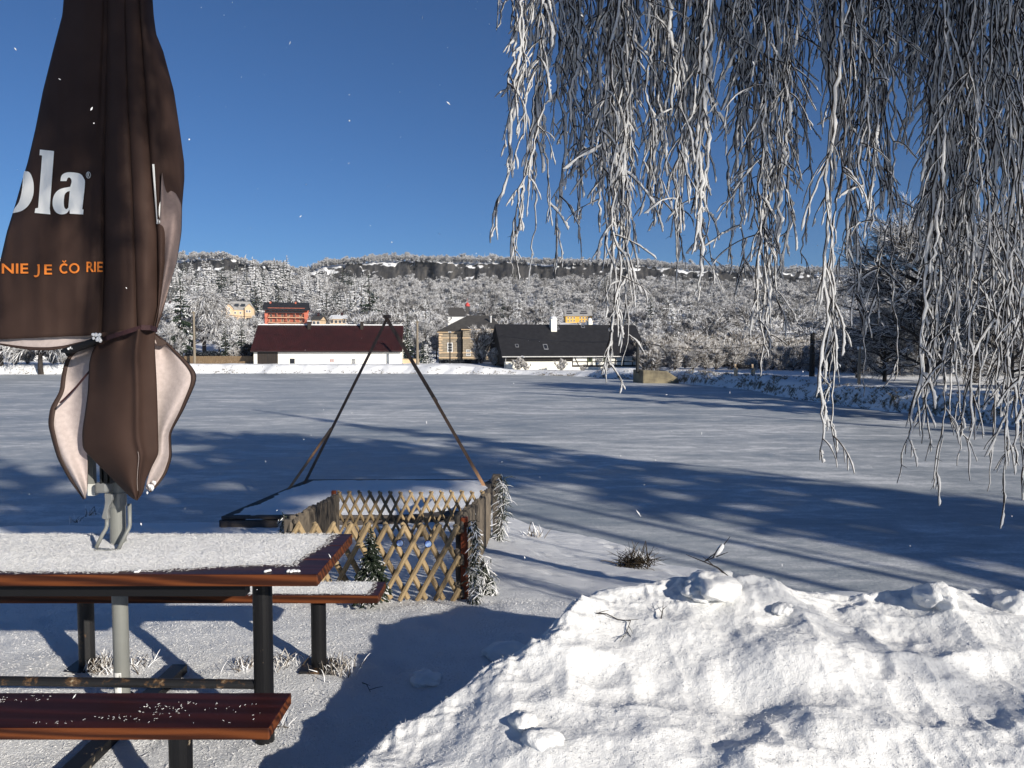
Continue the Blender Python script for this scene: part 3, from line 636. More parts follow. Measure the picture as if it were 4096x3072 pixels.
# ---- fences and walls on the far bank
d = 107.0; s = Site('board_fence', 'brown vertical board fence left of white barn', 'fence', (fx(880, d), d, -0.7))
fm = MB(); n = 96; x0, x1 = fx(736, d), fx(1022, d)
for i in range(n):
    xx = x0 + (x1 - x0) * i / n; fm.box(xx, xx + (x1 - x0) / n * 0.82, d, d + 0.03, -0.7, fz(1423 + RNG.uniform(0, 2), d))
s.part(fm, 'board_panel', M['fence_wood'])
s.part(MB().box(x0, x1, d + 0.035, d + 0.08, 0.2, 0.3).box(x0, x1, d + 0.035, d + 0.08, -0.45, -0.35), 'rail', M['fence_wood'])
d = 108.0; s = Site('garden_wall', 'short pale rendered wall between white barn and sandstone villa', 'wall', (fx(1645, d), d, -0.8))
s.part(MB().box(fx(1612, d), fx(1676, d), d, d + 0.3, -0.8, fz(1437, d)), 'wall', M['cream_wall']); s.part(MB().box(fx(1610, d), fx(1678, d), d - 0.05, d + 0.35, fz(1437, d) + 0.002, fz(1434, d)), 'coping', M['concrete'])

# ---- poles, cables
def pole(label, u, vt, vb, d, r, mat, cross=0, lamp=False, z0=None):
    z0 = float(land_z(fx(u, d), d)) - 0.1 if z0 is None else z0
    s = Site('utility_pole', label, 'pole', (fx(u, d), d, z0), 0, 'poles round the far side of the pond')
    s.part(MB().tube([(fx(u, d), d, z0), (fx(u, d), d, fz(vt, d))], [r * 1.15, r * 0.85], 10), 'shaft', mat)
    if cross: s.part(MB().box(fx(u, d) - cross, fx(u, d) + cross, d - 0.08, d - r - 0.005, fz(vt + 8, d), fz(vt + 4, d)), 'crossarm', mat)
    ins = MB()
    for e in (-1, 1): ins.lathe([(0.05, 0), (0.07, 0.06), (0.07, 0.14), (0.03, 0.2)], (fx(u, d) + e * max(cross * 0.8, 0.13), d - r, fz(vt + 3, d)), 8)
    s.part(ins, 'insulator', M['white_paint'])
    return Vector((fx(u, d), d, fz(vt + 2, d)))
pA = pole('tall weathered wooden pole behind brown board fence', 779, 1246, 1457, 105.2, 0.16, M['pole_wood'], 0.3)
pB = pole('wooden utility pole between dark spruce and villa bushes', 1670, 1283, 1466, 101.6, 0.17, M['pole_wood'], 0.25)
pC = pole('thin dark pole in front of sandstone villa window', 1800, 1328, 1466, 106.0, 0.09, M['pole_dark'])
pD = pole('thick black pole on right bank behind hanging frosted twigs', 3248, 1330, 1527, 58.0, 0.19, M['pole_dark'])
pE = pole('short grey pole left of large shaded frosted tree', 3437, 1395, 1560, 46.0, 0.09, M['pole_wood'])
def cable(label, pts, r=0.02, sag=0.6, n=14):
    P = []
    for a_, b_ in zip(pts[:-1], pts[1:]):
        for i in range(n): t = i / n; P.append(a_ * (1 - t) + b_ * t - Vector((0, 0, sag * 4 * t * (1 - t))))
    P.append(pts[-1]); tag(MB().tube(P, r, 5).build('cable', M['wire']), label, 'cable', 'overhead cables')
cable('black overhead cable running over red barn roof between wooden poles', [Vector((-75, 104, 6.2)), pA, pB], 0.03, 0.5)
cable('black overhead cable crossing villa roof towards black mill roof', [pB, W(2000, 1342, 103), W(2548, 1366, 62)], 0.025, 0.35)
cable('upper of two cables sagging to thick black pole on right', [W(2548, 1366, 62), pD, W(4300, 1350, 44)], 0.022, 0.9)
cable('lower thin cable strung behind hanging twigs to short grey pole', [W(2560, 1368, 63), pE, W(4300, 1420, 42)], 0.018, 0.7)

# ---- sluice block with black iron post
d = 70.0; p = Wz(2572, 1533, ICE); d = p.y
s = Site('sluice_block', 'mossy concrete sluice block standing in ice at pond corner', 'sluice', (p.x, p.y, ICE - 0.3))
x0, x1 = p.x, fx(2700, d); xt = fz(1481, d)
w = MB().prism([(x0, d, ICE - 0.3), (x1 - 0.9, d, ICE - 0.3), (x1 + 0.5, d, ICE - 0.3), (x1 + 0.3, d, xt - 0.75), (x1 - 0.8, d, xt - 0.08), (x0, d, xt)], (-1.0 * 0.55, 2.6, 0))
s.part(w, 'block', M['concrete'], bevel=0.05)
px_ = fx(2550, d + 0.8); pz = xt
s2 = Site('iron_post', 'black iron post with frosted head on concrete sluice block', 'post', (px_, d + 0.9, pz))
s2.part(MB().tube([(px_, d + 0.9, pz - 0.3), (px_, d + 0.9, fz(1372, d + 0.9))], 0.14, 10), 'shaft', M['iron'])
hd = MB(); hz = fz(1372, d + 0.9)
hd.tube([(px_ + 0.3 * math.cos(t), d + 0.9, hz + 0.12 + 0.3 * math.sin(t)) for t in np.linspace(0, 6.28, 15)], 0.05, 6)
for t in (0.3, 1.4, 2.4): hd.bar((px_ - 0.3 * math.cos(t), d + 0.9, hz + 0.12 - 0.3 * math.sin(t)), (px_ + 0.3 * math.cos(t), d + 0.9, hz + 0.12 + 0.3 * math.sin(t)), 0.06, 0.06)
s2.part(hd, 'hand_wheel', M['iron'])

# ---- park bench on the right bank
d = 63.0; z0 = float(land_z(fx(2985, d), d)); x = fx(2982, d)
s = Site('park_bench', 'park bench with pale concrete ends and dark slats on right bank', 'bench', (x, d, z0))
sb = MB()
for i in range(4): sb.box(x - 0.75, x + 0.65, d + 0.02 + i * 0.1, d + 0.1 + i * 0.1, z0 + 0.42, z0 + 0.46)
s.part(sb, 'seat', M['timber_dark']); sb = MB()
for i in range(3): sb.bar((x - 0.75, d + 0.45 + i * 0.03, z0 + 0.55 + i * 0.11), (x + 0.65, d + 0.45 + i * 0.03, z0 + 0.55 + i * 0.11), 0.03, 0.09)
s.part(sb, 'backrest', M['timber_dark'])
for e in (-0.8, 0.68):
    s.part(MB().prism([(x + e, d - 0.05, z0 - 0.1), (x + e, d + 0.1, z0 - 0.1), (x + e, d + 0.12, z0 + 0.25), (x + e, d + 0.36, z0 + 0.25), (x + e, d + 0.5, z0 - 0.1), (x + e, d + 0.66, z0 - 0.1), (x + e, d + 0.56, z0 + 0.9), (x + e, d + 0.47, z0 + 0.9), (x + e, d + 0.42, z0 + 0.62), (x + e, d - 0.03, z0 + 0.6)], (0.14, 0, 0)), 'end_frame', M['cream_wall'])
s.part(MB().box(x - 0.7, x + 0.6, d + 0.03, d + 0.4, z0 + 0.463, z0 + 0.5), 'snow_layer', M['snow_far'])
# ================================================================== TREES AND SHRUBS
def frost_mat(name, frost, stops, rough=0.8):
    """each twig is its own mesh island: most are rimed white, some show bark or needles"""
    m, nt, b = new_mat(name); b.inputs['Roughness'].default_value = rough; b.inputs['Specular IOR Level'].default_value = 0.1
    geo = nt.nodes.new('ShaderNodeNewGeometry')
    nt.links.new(ramp(nt, geo.outputs['Random Per Island'], stops, 'CONSTANT'), b.inputs['Base Color']); M[name] = m; return m
FW = (0.86, 0.86, 0.87)
frost_mat('rimed twigs', 0.7, [(0.0, (0.085, 0.078, 0.075)), (0.20, (0.26, 0.25, 0.245)), (0.36, (0.54, 0.535, 0.53)), (0.55, (0.84, 0.84, 0.85))])
frost_mat('grey slope twigs', 0.5, [(0.0, (0.075, 0.07, 0.067)), (0.32, (0.20, 0.19, 0.185)), (0.56, (0.40, 0.395, 0.39)), (0.78, (0.8, 0.8, 0.81))])
frost_mat('rimed thicket', 0.7, [(0.0, (0.08, 0.065, 0.05)), (0.28, (0.25, 0.22, 0.19)), (0.45, (0.55, 0.52, 0.48)), (0.68, FW)])
frost_mat('rimed fir', 0.7, [(0.0, (0.03, 0.04, 0.032)), (0.14, (0.14, 0.15, 0.14)), (0.26, (0.6, 0.6, 0.6)), (0.42, FW)])
frost_mat('green fir', 0.3, [(0.0, (0.012, 0.022, 0.014)), (0.35, (0.022, 0.035, 0.02)), (0.62, (0.05, 0.062, 0.05)), (0.78, (0.45, 0.46, 0.46)), (0.87, FW)])
frost_mat('navy shrub', 0.1, [(0.0, (0.008, 0.012, 0.018)), (0.5, (0.014, 0.02, 0.028)), (0.88, (0.25, 0.27, 0.3))])
frost_mat('shaded bark and rime', 0.4, [(0.0, (0.05, 0.045, 0.04)), (0.24, (0.17, 0.16, 0.15)), (0.40, (0.52, 0.52, 0.52)), (0.58, FW)])
M['bark'] = plain('dark bark', (0.055, 0.045, 0.038), (0.025, 0.02, 0.018), 6, 0.9, 0.5, 25, stretch=(1, 1, 0.3))

def unit(a): return a / (np.linalg.norm(a, axis=-1, keepdims=True) + 1e-9)
def curves(start, direc, length, k, g, bendz, wob):
    """k-point polylines from start along direc, bent by bendz (z added per unit run) with wobble"""
    n = len(start); P = np.empty((n, k, 3)); P[:, 0] = start; d = unit(direc.copy()); st = (length / (k - 1))[:, None]
    bz = np.broadcast_to(np.asarray(bendz, float), (n,))
    for i in range(1, k):
        d = unit(d + np.stack([np.zeros(n), np.zeros(n), bz], -1) + g.normal(0, wob, (n, 3))); P[:, i] = P[:, i - 1] + d * st
    return P
def along(P, idx, t):
    k = P.shape[1]; f = t * (k - 1); i = np.minimum(f.astype(int), k - 2); w = (f - i)[:, None]
    a = P[idx, i]; b = P[idx, i + 1]; return a * (1 - w) + b * w, unit(b - a)
def side(d, g, ang):
    r = unit(np.cross(d, unit(g.normal(0, 1, d.shape)))); a = np.broadcast_to(np.asarray(ang, float), (len(d),))[:, None]
    return d * np.cos(a) + r * np.sin(a)
def broadleaf(H, seed, n1=16, n2=6, n3=11, spread=0.42, tw=0.035, up=0.05, droop=0.0, twl=0.11, base=0.22, mat='rimed twigs', stems=1, l1=1.0):
    """bare tree of unit shape scaled to height H: trunk mesh and crown mesh (limbs, boughs, rimed twigs)"""
    g = np.random.default_rng(seed)
    st = np.zeros((stems, 3)); st[:, :2] = g.normal(0, 0.02 * (stems > 1), (stems, 2))
    dr = np.stack([g.normal(0, 0.05 + 0.3 * (stems > 1), stems), g.normal(0, 0.05 + 0.3 * (stems > 1), stems), np.ones(stems)], -1)
    T_ = curves(st, dr, np.full(stems, 0.92) * g.uniform(0.8, 1.0, stems), 9, g, 0.05, 0.035)
    trunk = NB(); r0 = 0.024 / math.sqrt(stems)
    trunk.add(*tubes(T_ * H, np.broadcast_to(np.linspace(r0, 0.004, 9) * H, (stems, 9)), 7))
    idx = np.repeat(np.arange(stems), n1); t = g.uniform(base, 0.98, len(idx)); p, d = along(T_, idx, t)
    az = g.random(len(idx)) * 6.283; d1 = np.stack([np.cos(az), np.sin(az), g.uniform(0.25, 1.0, len(idx))], -1)
    L1 = l1 * spread * (1.08 - 0.72 * np.abs(t - 0.42) / 0.58) * g.uniform(0.7, 1.1, len(idx)) / math.sqrt(stems)
    B1 = curves(p, d1, L1, 6, g, up, 0.10)
    crown = NB(); crown.add(*tubes(B1 * H, np.linspace(0.008, 0.0025, 6)[None] * np.ones((len(idx), 1)) * H, 4), 1)
    i2 = np.repeat(np.arange(len(B1)), n2); t2 = g.uniform(0.2, 1.0, len(i2)); p2, d2 = along(B1, i2, t2)
    B2 = curves(p2, side(d2, g, g.uniform(0.4, 0.95, len(i2))), L1[i2] * g.uniform(0.35, 0.62, len(i2)), 5, g, up * 0.6 - droop, 0.13)
    crown.add(*tubes(B2 * H, np.linspace(0.004, 0.0018, 5)[None] * np.ones((len(i2), 1)) * H, 3), 1)
    i3 = np.repeat(np.arange(len(B2)), n3); t3 = g.uniform(0.1, 1.0, len(i3)); p3, d3 = along(B2, i3, t3)
    B3 = curves(p3, side(d3, g, g.uniform(0.35, 1.0, len(i3))), twl * g.uniform(0.6, 1.3, len(i3)), 3, g, up - droop * 2.2, 0.18)
    crown.add(*tubes(B3 * H, np.array([0.9, 1.0, 0.25])[None] * (tw * g.uniform(0.7, 1.25, len(i3)))[:, None], 3), 0)
    return trunk, crown, [M[mat], M['bark']]
def conifer(H, seed, rad=0.2, whorls=17, per=8, sub=7, tw=0.10, droop=0.28, mat='rimed fir', base=0.06, hang=0.55, trad=0.02):
    g = np.random.default_rng(seed); trunk = NB()
    T_ = np.stack([np.zeros(6), np.zeros(6), np.linspace(0, 0.98, 6)], -1)[None]
    trunk.add(*tubes(T_ * H, np.linspace(trad, 0.003, 6)[None] * H, 6))
    n = whorls * per; h = np.repeat(np.linspace(base, 0.97, whorls), per) + g.normal(0, 0.012, n); az = g.random(n) * 6.283
    L = rad * np.clip(1.02 - h, 0.02, 1) ** 0.85 * g.uniform(0.65, 1.12, n) * (1 - 0.35 * np.exp(-(h / 0.1) ** 2))
    d = np.stack([np.cos(az), np.sin(az), 0.35 - 0.45 * (1 - h)], -1)
    B = curves(np.stack([0 * h, 0 * h, h], -1), d, L, 5, g, -droop * 0.45, 0.05)
    crown = NB(); up = np.array([0, 0, -1.0])
    A = (L * 0.16)[:, None] * np.array([0.5, 1, 1, 0.8, 0.2])[None] * H; Bt = A * 0.45
    crown.add(*fins(B * H, up, A, Bt), 0)
    i2 = np.repeat(np.arange(n), sub); t2 = np.tile((np.arange(sub) + 0.7) / sub, n); p2, d2 = along(B, i2, np.clip(t2, 0, 0.99))
    sgn = np.where(np.arange(len(i2)) % 2, 1, -1)[:, None]; sd = unit(np.cross(d2, np.array([0, 0, 1.0]))) * sgn
    B2 = curves(p2, unit(d2 * 0.7 + sd * 0.8 + np.array([0, 0, -0.12])), L[i2] * g.uniform(0.22, 0.42, len(i2)) * (1.15 - 0.5 * t2), 3, g, -hang, 0.08)
    A = (L[i2] * 0.13)[:, None] * np.array([0.8, 1, 0.25])[None] * H + tw * 0.3
    crown.add(*fins(B2 * H, up, A, A * 0.4), 0)
    tip = curves(np.array([[0, 0, 0.93]]), np.array([[0, 0, 1.0]]), np.array([0.07]), 3, g, 0, 0.02); crown.add(*tubes(tip * H, np.array([[0.01, 0.006, 0.001]]) * H, 4), 0)
    return trunk, crown, [M[mat], M['bark']]

SPECIES = {}
def species(key, gen, H, name, cat, **kw):
    """makes the meshes of one kind; the first tree placed carries them, the others share them"""
    tr, cr, mats = gen(H, **kw)
    tm = mesh_obj('trunk', np.concatenate(tr.v), tr.f, M['bark'], smooth_=True); cm = cr.build('crown', mats)
    SPECIES[key] = dict(H=H, tm=tm, cm=cm, used=False, name=name, cat=cat)
def plant(key, loc, H, label, group, rz=None, sx=1.0, parts=True):
    sp = SPECIES[key]; s = H / sp['H']
    root = thing(sp['name'], label, sp['cat'], loc, RNG.random() * 6.28 if rz is None else rz, group); root.scale = (s * sx, s * sx, s)
    if not sp['used']: a, c = sp['tm'], sp['cm']; sp['used'] = True
    else: a, c = sp['tm'].copy(), sp['cm'].copy(); COL.objects.link(a); COL.objects.link(c)
    a.parent = root; c.parent = root
    return root
def at(u, vb, d, dz=0.0):
    x = fx(u, d)
    if d > 112: z = float(hill_z(np.array(x / d), np.array(d)))
    else: z = float(land_z(x, d))
    return (x, d, z - 0.12 + dz)
def tree_px(key, u, vt, d, label, group, sx=1.0):
    p = at(u, 0, d); plant(key, p, fz(vt, d) - p[2], label, group, sx=sx)

species('weeping', broadleaf, 12, 'weeping_tree', 'tree', seed=3, n1=26, n2=8, n3=15, droop=0.22, tw=0.03, twl=0.13, spread=0.34)
species('bare', broadleaf, 10, 'frosted_tree', 'tree', seed=4, n1=26, n2=8, n3=15, tw=0.027, twl=0.085)
species('bare_b', broadleaf, 10, 'frosted_tree', 'tree', seed=14, n1=24, n2=8, n3=15, tw=0.028, twl=0.09, spread=0.34, up=0.12)
species('shade', broadleaf, 12, 'frosted_tree', 'tree', seed=5, n1=50, n2=10, n3=30, tw=0.012, twl=0.055, spread=0.46, mat='shaded bark and rime', base=0.12, droop=0.03)
species('green', conifer, 10, 'spruce', 'spruce', seed=6, rad=0.24, mat='green fir')
species('slim', conifer, 10, 'spruce', 'spruce', seed=7, rad=0.15, whorls=22, per=8, mat='green fir')
species('white', conifer, 10, 'spruce', 'spruce', seed=8, rad=0.2, mat='rimed fir')
species('navy', broadleaf, 3, 'dark_shrub', 'shrub', seed=9, n1=16, n2=5, n3=12, stems=4, tw=0.04, twl=0.2, mat='navy shrub', base=0.05, l1=1.3)
species('shrub', broadleaf, 3.5, 'frosted_shrub', 'shrub', seed=10, n1=9, n2=5, n3=8, stems=9, tw=0.018, twl=0.13, base=0.12, up=0.2, mat='rimed thicket', l1=1.5)
species('shrub_b', broadleaf, 3.5, 'frosted_shrub', 'shrub', seed=20, n1=8, n2=5, n3=8, stems=11, tw=0.02, twl=0.15, base=0.2, up=0.3, mat='rimed thicket', l1=1.3)

G1 = 'trees left of the red barn'
tree_px('green', 727, 1112, 120, 'tallest snowy spruce with dark lower boughs beside brown parasol', G1, 0.95)
tree_px('weeping', 655, 1185, 128, 'frosted tree peeping out at right edge of brown parasol', G1)
tree_px('weeping', 822, 1105, 128, 'tall drooping white frosted tree right of wooden pole', G1)
tree_px('bare', 775, 1190, 138, 'rounded frosted tree behind wooden pole and tall spruce', G1)
tree_px('green', 903, 1300, 113, 'dark green spruce with bare base above board fence', G1, 1.2)
tree_px('green', 968, 1283, 117, 'frost dusted dark spruce nearest to red barn corner', G1, 1.1)
tree_px('navy', 993, 1372, 109.5, 'dark blue green shrub in shade against barn end', G1, 1.0)
tree_px('shrub', 940, 1388, 109, 'white frosted shrub just above the board fence', G1)
tree_px('navy', 845, 1402, 111, 'low dark shrub behind left half of board fence', G1, 1.5)
tree_px('navy', 770, 1398, 112, 'dark undergrowth shrub at foot of tall snowy spruce', G1, 1.5)
tree_px('bare', 880, 1255, 142, 'pale frosted tree behind dark spruce below cream house', G1)
tree_px('bare_b', 1010, 1262, 150, 'frosted tree in front of guest house left corner', G1)
tree_px('bare', 945, 1268, 150, 'frosted tree rising above dark spruce and board fence', G1)
tree_px('bare_b', 700, 1290, 118, 'frosted tree low beside parasol above bank', G1)
G2 = 'trees between the red barn and the black roof'
tree_px('slim', 1630, 1248, 113, 'tall slim dark spruce between red barn and wooden pole', G2, 1.25)
tree_px('white', 1712, 1340, 109.5, 'broad snowy fir between wooden pole and villa corner', G2, 1.7)
tree_px('green', 1692, 1362, 109, 'dark bushy fir at foot of wooden utility pole', G2, 1.4)
tree_px('shrub', 1922, 1296, 108, 'bushy frosted tree in front of sandstone villa', G2, 0.95)
tree_px('shrub', 1980, 1385, 105, 'frosted shrub against dark gable of black roofed house', G2, 1.3)
tree_px('bare_b', 1715, 1280, 128, 'frosted tree behind wooden pole left of villa roof', G2)
tree_px('bare', 1745, 1300, 130, 'frosted tree close behind villa left wall', G2)
tree_px('bare_b', 1655, 1330, 124, 'frosted tree behind slim dark spruce', G2)
s = Site('clipped_hedge', 'low dark hedge along foot of sandstone villa', 'hedge', (fx(1838, 107.5), 107.5, -0.8))
tr, cr, _ = broadleaf(1.0, 31, n1=30, n2=6, n3=8, stems=1, tw=0.03)
hb = NB(); q = RNG.uniform(0, 1, (5000, 3)); P0 = np.stack([fx(1758, 107.5) + q[:, 0] * 5.6, 107 + q[:, 1] * 0.9, -0.8 + q[:, 2] ** 0.7 * 0.85], -1) - np.array([fx(1838, 107.5), 107.5, -0.8])
hb.add(*tubes(curves(P0, RNG.normal(0, 1, (5000, 3)) + np.array([0, 0, 0.6]), np.full(5000, 0.22), 3, RNG, 0, 0.1), np.broadcast_to(np.array([0.02, 0.03, 0.005]), (5000, 3)), 3))
hb.build('foliage', M['navy shrub'], s.root)
G3 = 'shrubs in front of the black roofed house'
for u, vt, sx, lb in ((2072, 1426, 1.0, 'frosted bush before boarded wall of black roofed house'), (2243, 1432, 1.0, 'frosted bush before white plinth left of timber framing'), (2330, 1460, 1.0, 'smallest frosted bush below timber framing'), (2425, 1450, 0.9, 'frosted bush under green framed windows'), (2105, 1446, 0.9, 'low frosted bush right beside larger one at boarded wall')):
    x = fx(u, 98.3); plant('shrub_b', (x, 98.3, float(land_z(x, 98.3)) - 0.2), fz(vt, 98.3) - float(land_z(x, 98.3)) + 0.2, lb, G3, sx=sx)
G4 = 'frosted trees on the far left shore'
tree_px('weeping', 165, 1130, 95.5, 'frosted tree with mossy trunk seen under parasol hem', G4, 1.2)
tree_px('weeping', 4, 1080, 97, 'dark trunked tree at left photo edge under parasol hem', G4, 1.1)
for i, (u, vt, d) in enumerate(((60, 1400, 101), (110, 1385, 103), (215, 1392, 102), (250, 1380, 104), (300, 1370, 106))):
    tree_px('shrub', u, vt, d, ['lowest frosted shrub behind dark trunk under parasol hem', 'frosted shrub between two trunks under parasol hem', 'frosted shrub right of mossy trunk under parasol hem', 'frosted shrub beside parasol knot under hem', 'frosted shrub hidden behind parasol lining flap'][i], G4, 1.4)
# big shaded trees on the right bank
G5 = 'large shaded trees on the right bank'
tree_px('shade', 3725, 765, 46, 'large shaded frosted tree with dark trunk on right bank', G5, 1.15)
tree_px('shade', 4040, 800, 41, 'shaded frosted tree at right edge behind hanging twigs', G5, 0.9)
tree_px('shade', 3905, 1060, 47.5, 'smaller shaded tree between the two large ones on right bank', G5, 1.3)
tree_px('shade', 3540, 1200, 50, 'low shaded frosted tree left of large one on right bank', G5, 1.1)
for i in range(16):
    u = 3430 + 54 * i; d = 56 + 20 * ((i * 0.41) % 1.0)
    tree_px('shade', u, 1270 - 150 * ((i * 0.27) % 1.0), d, 'shaded frosted tree in the dark %s behind large right bank trees' % ('left fringe' if u < 3650 else 'middle' if u < 3950 else 'right edge'), 'shaded trees behind the right bank', 1.3)
# thicket behind the right bank
G6 = 'frosted shrubs of the thicket behind the right bank'
tk = ['shrub', 'shrub_b']; rows = []
for i in range(110):
    u = 2600 + (3560 - 2600) * ((i * 0.618) % 1.0) + RNG.uniform(-10, 10); d = 78 + 30 * ((i * 0.37) % 1.0) - (u - 2600) * 0.014
    rows.append((d, u))
for d, u in sorted(rows):
    far = (d - 60) / 45; vt = 1430 - 95 * far + RNG.uniform(-30, 30)
    zone = 'beside black roofed house' if u < 2760 else 'behind pale park bench' if u < 3060 else 'behind thick black pole' if u < 3330 else 'beside large shaded tree'
    row = 'front row' if d < 82 else 'middle row' if d < 92 else 'back row'
    p = at(u, 0, d); plant(tk[int(u) % 2], p, fz(vt, d) - p[2], 'rimed shrub in %s of thicket %s' % (row, zone), G6, sx=RNG.uniform(1.0, 1.4))

# ---- wooded slope: single trees for the largest, one mass for the rest
species('far_bare', broadleaf, 8, 'slope_tree', 'tree', seed=40, n1=16, n2=6, n3=12, tw=0.055, twl=0.11, spread=0.4, base=0.25)
species('far_bare_b', broadleaf, 8, 'slope_tree', 'tree', seed=41, n1=16, n2=6, n3=12, tw=0.055, twl=0.11, spread=0.34, base=0.25, droop=0.06)
species('far_bare_c', broadleaf, 8, 'slope_tree', 'tree', seed=42, n1=16, n2=6, n3=12, tw=0.055, twl=0.12, spread=0.46, base=0.3, mat='grey slope twigs')
species('far_grey', broadleaf, 8, 'slope_tree', 'tree', seed=45, n1=16, n2=6, n3=12, tw=0.05, twl=0.12, spread=0.38, base=0.3, mat='grey slope twigs')
species('far_white', conifer, 8, 'slope_spruce', 'spruce', seed=43, rad=0.25, whorls=13, per=7, sub=5, mat='rimed fir')
species('far_dark', conifer, 8, 'slope_spruce', 'spruce', seed=44, rad=0.25, whorls=13, per=7, sub=5, mat='green fir')
KEYS = ['far_bare', 'far_bare_b', 'far_bare_c', 'far_white', 'far_dark', 'far_grey']
KEEP = [(1055, 1240, 320, 1302), (888, 1020, 335, 1268), (2255, 2372, 330, 1290), (1785, 1880, 300, 1281), (1248, 1286, 230, 1296), (1318, 1405, 245, 1290), (2434, 2526, 300, 1280), (3250, 3272, 290, 1268), (636, 708, 300, 1258)]
pts = []
g = np.random.default_rng(99)
for d in np.arange(124, 481, 5.2):
    for t in np.arange(-0.86, 0.86, 5.4 / d):
        dd = d + g.uniform(-2.4, 2.4); tt = t + g.uniform(-2.4, 2.4) / d
        u = tt * F4 + 2048; cl = fbm(tt * 22, dd * 0.02, 3, 55)
        if d < 300 and cl < -0.16 and g.random() < 0.7: continue
        pcon = (0.34 if u < 1500 else 0.13) + 0.5 * float(fbm(tt * 14, dd * 0.013, 2, 58))
        if dd > 380 and u > 1500: pcon *= 0.6
        gp = float(fbm(tt * 17, dd * 0.016, 3, 63))
        k = (4 if g.random() < 0.22 + 1.4 * gp else 3) if g.random() < pcon else ((2 if g.random() < 0.5 else 5) if g.random() < 0.42 + 2.2 * gp else int(g.integers(0, 2)))
        H = (g.uniform(7, 11.5) if k in (3, 4) else g.uniform(4.6, 8.8)) * ((1.7 if g.random() < 0.3 else 1.25) if k in (3, 4) and u < 1500 else 1.0)
        H *= 1 - (0.45 if g.random() < 0.8 else 0.0) * smooth(425, 465, dd)
        z = float(hill_z(np.array(tt), np.array(dd))) - 0.3; vt = HZ - (z + H - CAMZ) / dd * F4
        hide = False
        for (u0, u1, db, vb) in KEEP:
            m_ = 0.32 * H / dd * F4
            if u0 - m_ < u < u1 + m_ and dd < db + 11 and vt < vb: hide = True
        if hide: continue
        pts.append((dd, tt, z, k, H))
for i in range(3000):            # crest on and above the rim
    tt = -0.86 + 1.72 * i / 3000 + g.uniform(-0.003, 0.003); front = i % 2; k = 3 if g.random() < 0.25 else int(g.integers(0, 2))
    z = float(hill_z(np.array(tt), np.array(487.0))); dd = g.uniform(480.5, 486) if front else g.uniform(487, 515)
    pts.append((dd, tt, z - (1.2 if front else 0.5), k, g.uniform(2.4, 4.6) if front else g.uniform(3.6, 5.8) * (1.4 if g.random() < 0.06 else 1)))
pts.sort()
def where(u, d):
    for a, b, c in ((-999, 720, 'beside brown parasol'), (720, 1050, 'around cream gabled house'), (1050, 1250, 'around orange guest house'), (1250, 1620, 'above red barn'), (1620, 1780, 'above tall wooden pole'), (1780, 1990, 'around chapel and villa roof'), (1990, 2240, 'above left of white mill chimney'), (2240, 2400, 'around yellow solar house'), (2400, 2620, 'above right end of black roof'), (2620, 3000, 'above thicket left of black pole'), (3000, 3420, 'above thicket round black pole'), (3420, 9999, 'behind large shaded tree')):
        if a <= u < b: return c
nind = 0; stuff = []
for (dd, tt, z, k, H) in pts:
    u = tt * F4 + 2048
    if nind < 215 and 600 < u < 3500:
        nind += 1; kind = ['white frosted', 'drooping frosted', 'spreading grey', 'white rimed', 'dark frosted', 'slender grey'][k]
        plant(KEYS[k], (tt * dd, dd, z), H, '%s %s %s low on slope %s' % (kind, 'spruce' if k in (3, 4) else 'tree', 'nearer' if dd < 135 else 'farther', where(u, dd)), 'single trees at the foot of the slope', sx=g.uniform(0.9, 1.25))
    else: stuff.append((dd, tt, z, k, H))
for key in KEYS:                # every kind needs its first tree
    if not SPECIES[key]['used']: print('unused', key)
S_ = np.array(stuff); n = len(S_)
me = bpy.data.meshes.new('wooded_slope'); me.vertices.add(n)
me.vertices.foreach_set('co', np.stack([S_[:, 1] * S_[:, 0], S_[:, 0], S_[:, 2]], -1).astype(np.float32).ravel())
at_ = me.attributes.new('kind', 'INT', 'POINT'); at_.data.foreach_set('value', S_[:, 3].astype(np.int32))
sx = RNG.uniform(0.95, 1.3, n); sc_ = np.stack([S_[:, 4] / 8 * sx, S_[:, 4] / 8 * sx, S_[:, 4] / 8], -1).astype(np.float32)
at_ = me.attributes.new('scl', 'FLOAT_VECTOR', 'POINT'); at_.data.foreach_set('vector', sc_.ravel())
ro = np.zeros((n, 3), np.float32); ro[:, 2] = RNG.random(n) * 6.28; ro[:, :2] = RNG.normal(0, 0.04, (n, 2))
at_ = me.attributes.new('rot', 'FLOAT_VECTOR', 'POINT'); at_.data.foreach_set('vector', ro.ravel())
wo = link(bpy.data.objects.new('wooded_slope', me)); tag(wo, 'frosted forest covering the slope and crest behind the houses', 'forest', kind='stuff')
ng = bpy.data.node_groups.new('forest', 'GeometryNodeTree')
ng.interface.new_socket('Geometry', in_out='INPUT', socket_type='NodeSocketGeometry'); ng.interface.new_socket('Geometry', in_out='OUTPUT', socket_type='NodeSocketGeometry')
N = ng.nodes; Lk = ng.links; gi = N.new('NodeGroupInput'); go = N.new('NodeGroupOutput'); jn = N.new('GeometryNodeJoinGeometry')
def attr(nm, ty):
    a = N.new('GeometryNodeInputNamedAttribute'); a.data_type = ty; a.inputs['Name'].default_value = nm; return a.outputs['Attribute']
ak, as_, ar = attr('kind', 'INT'), attr('scl', 'FLOAT_VECTOR'), attr('rot', 'FLOAT_VECTOR')
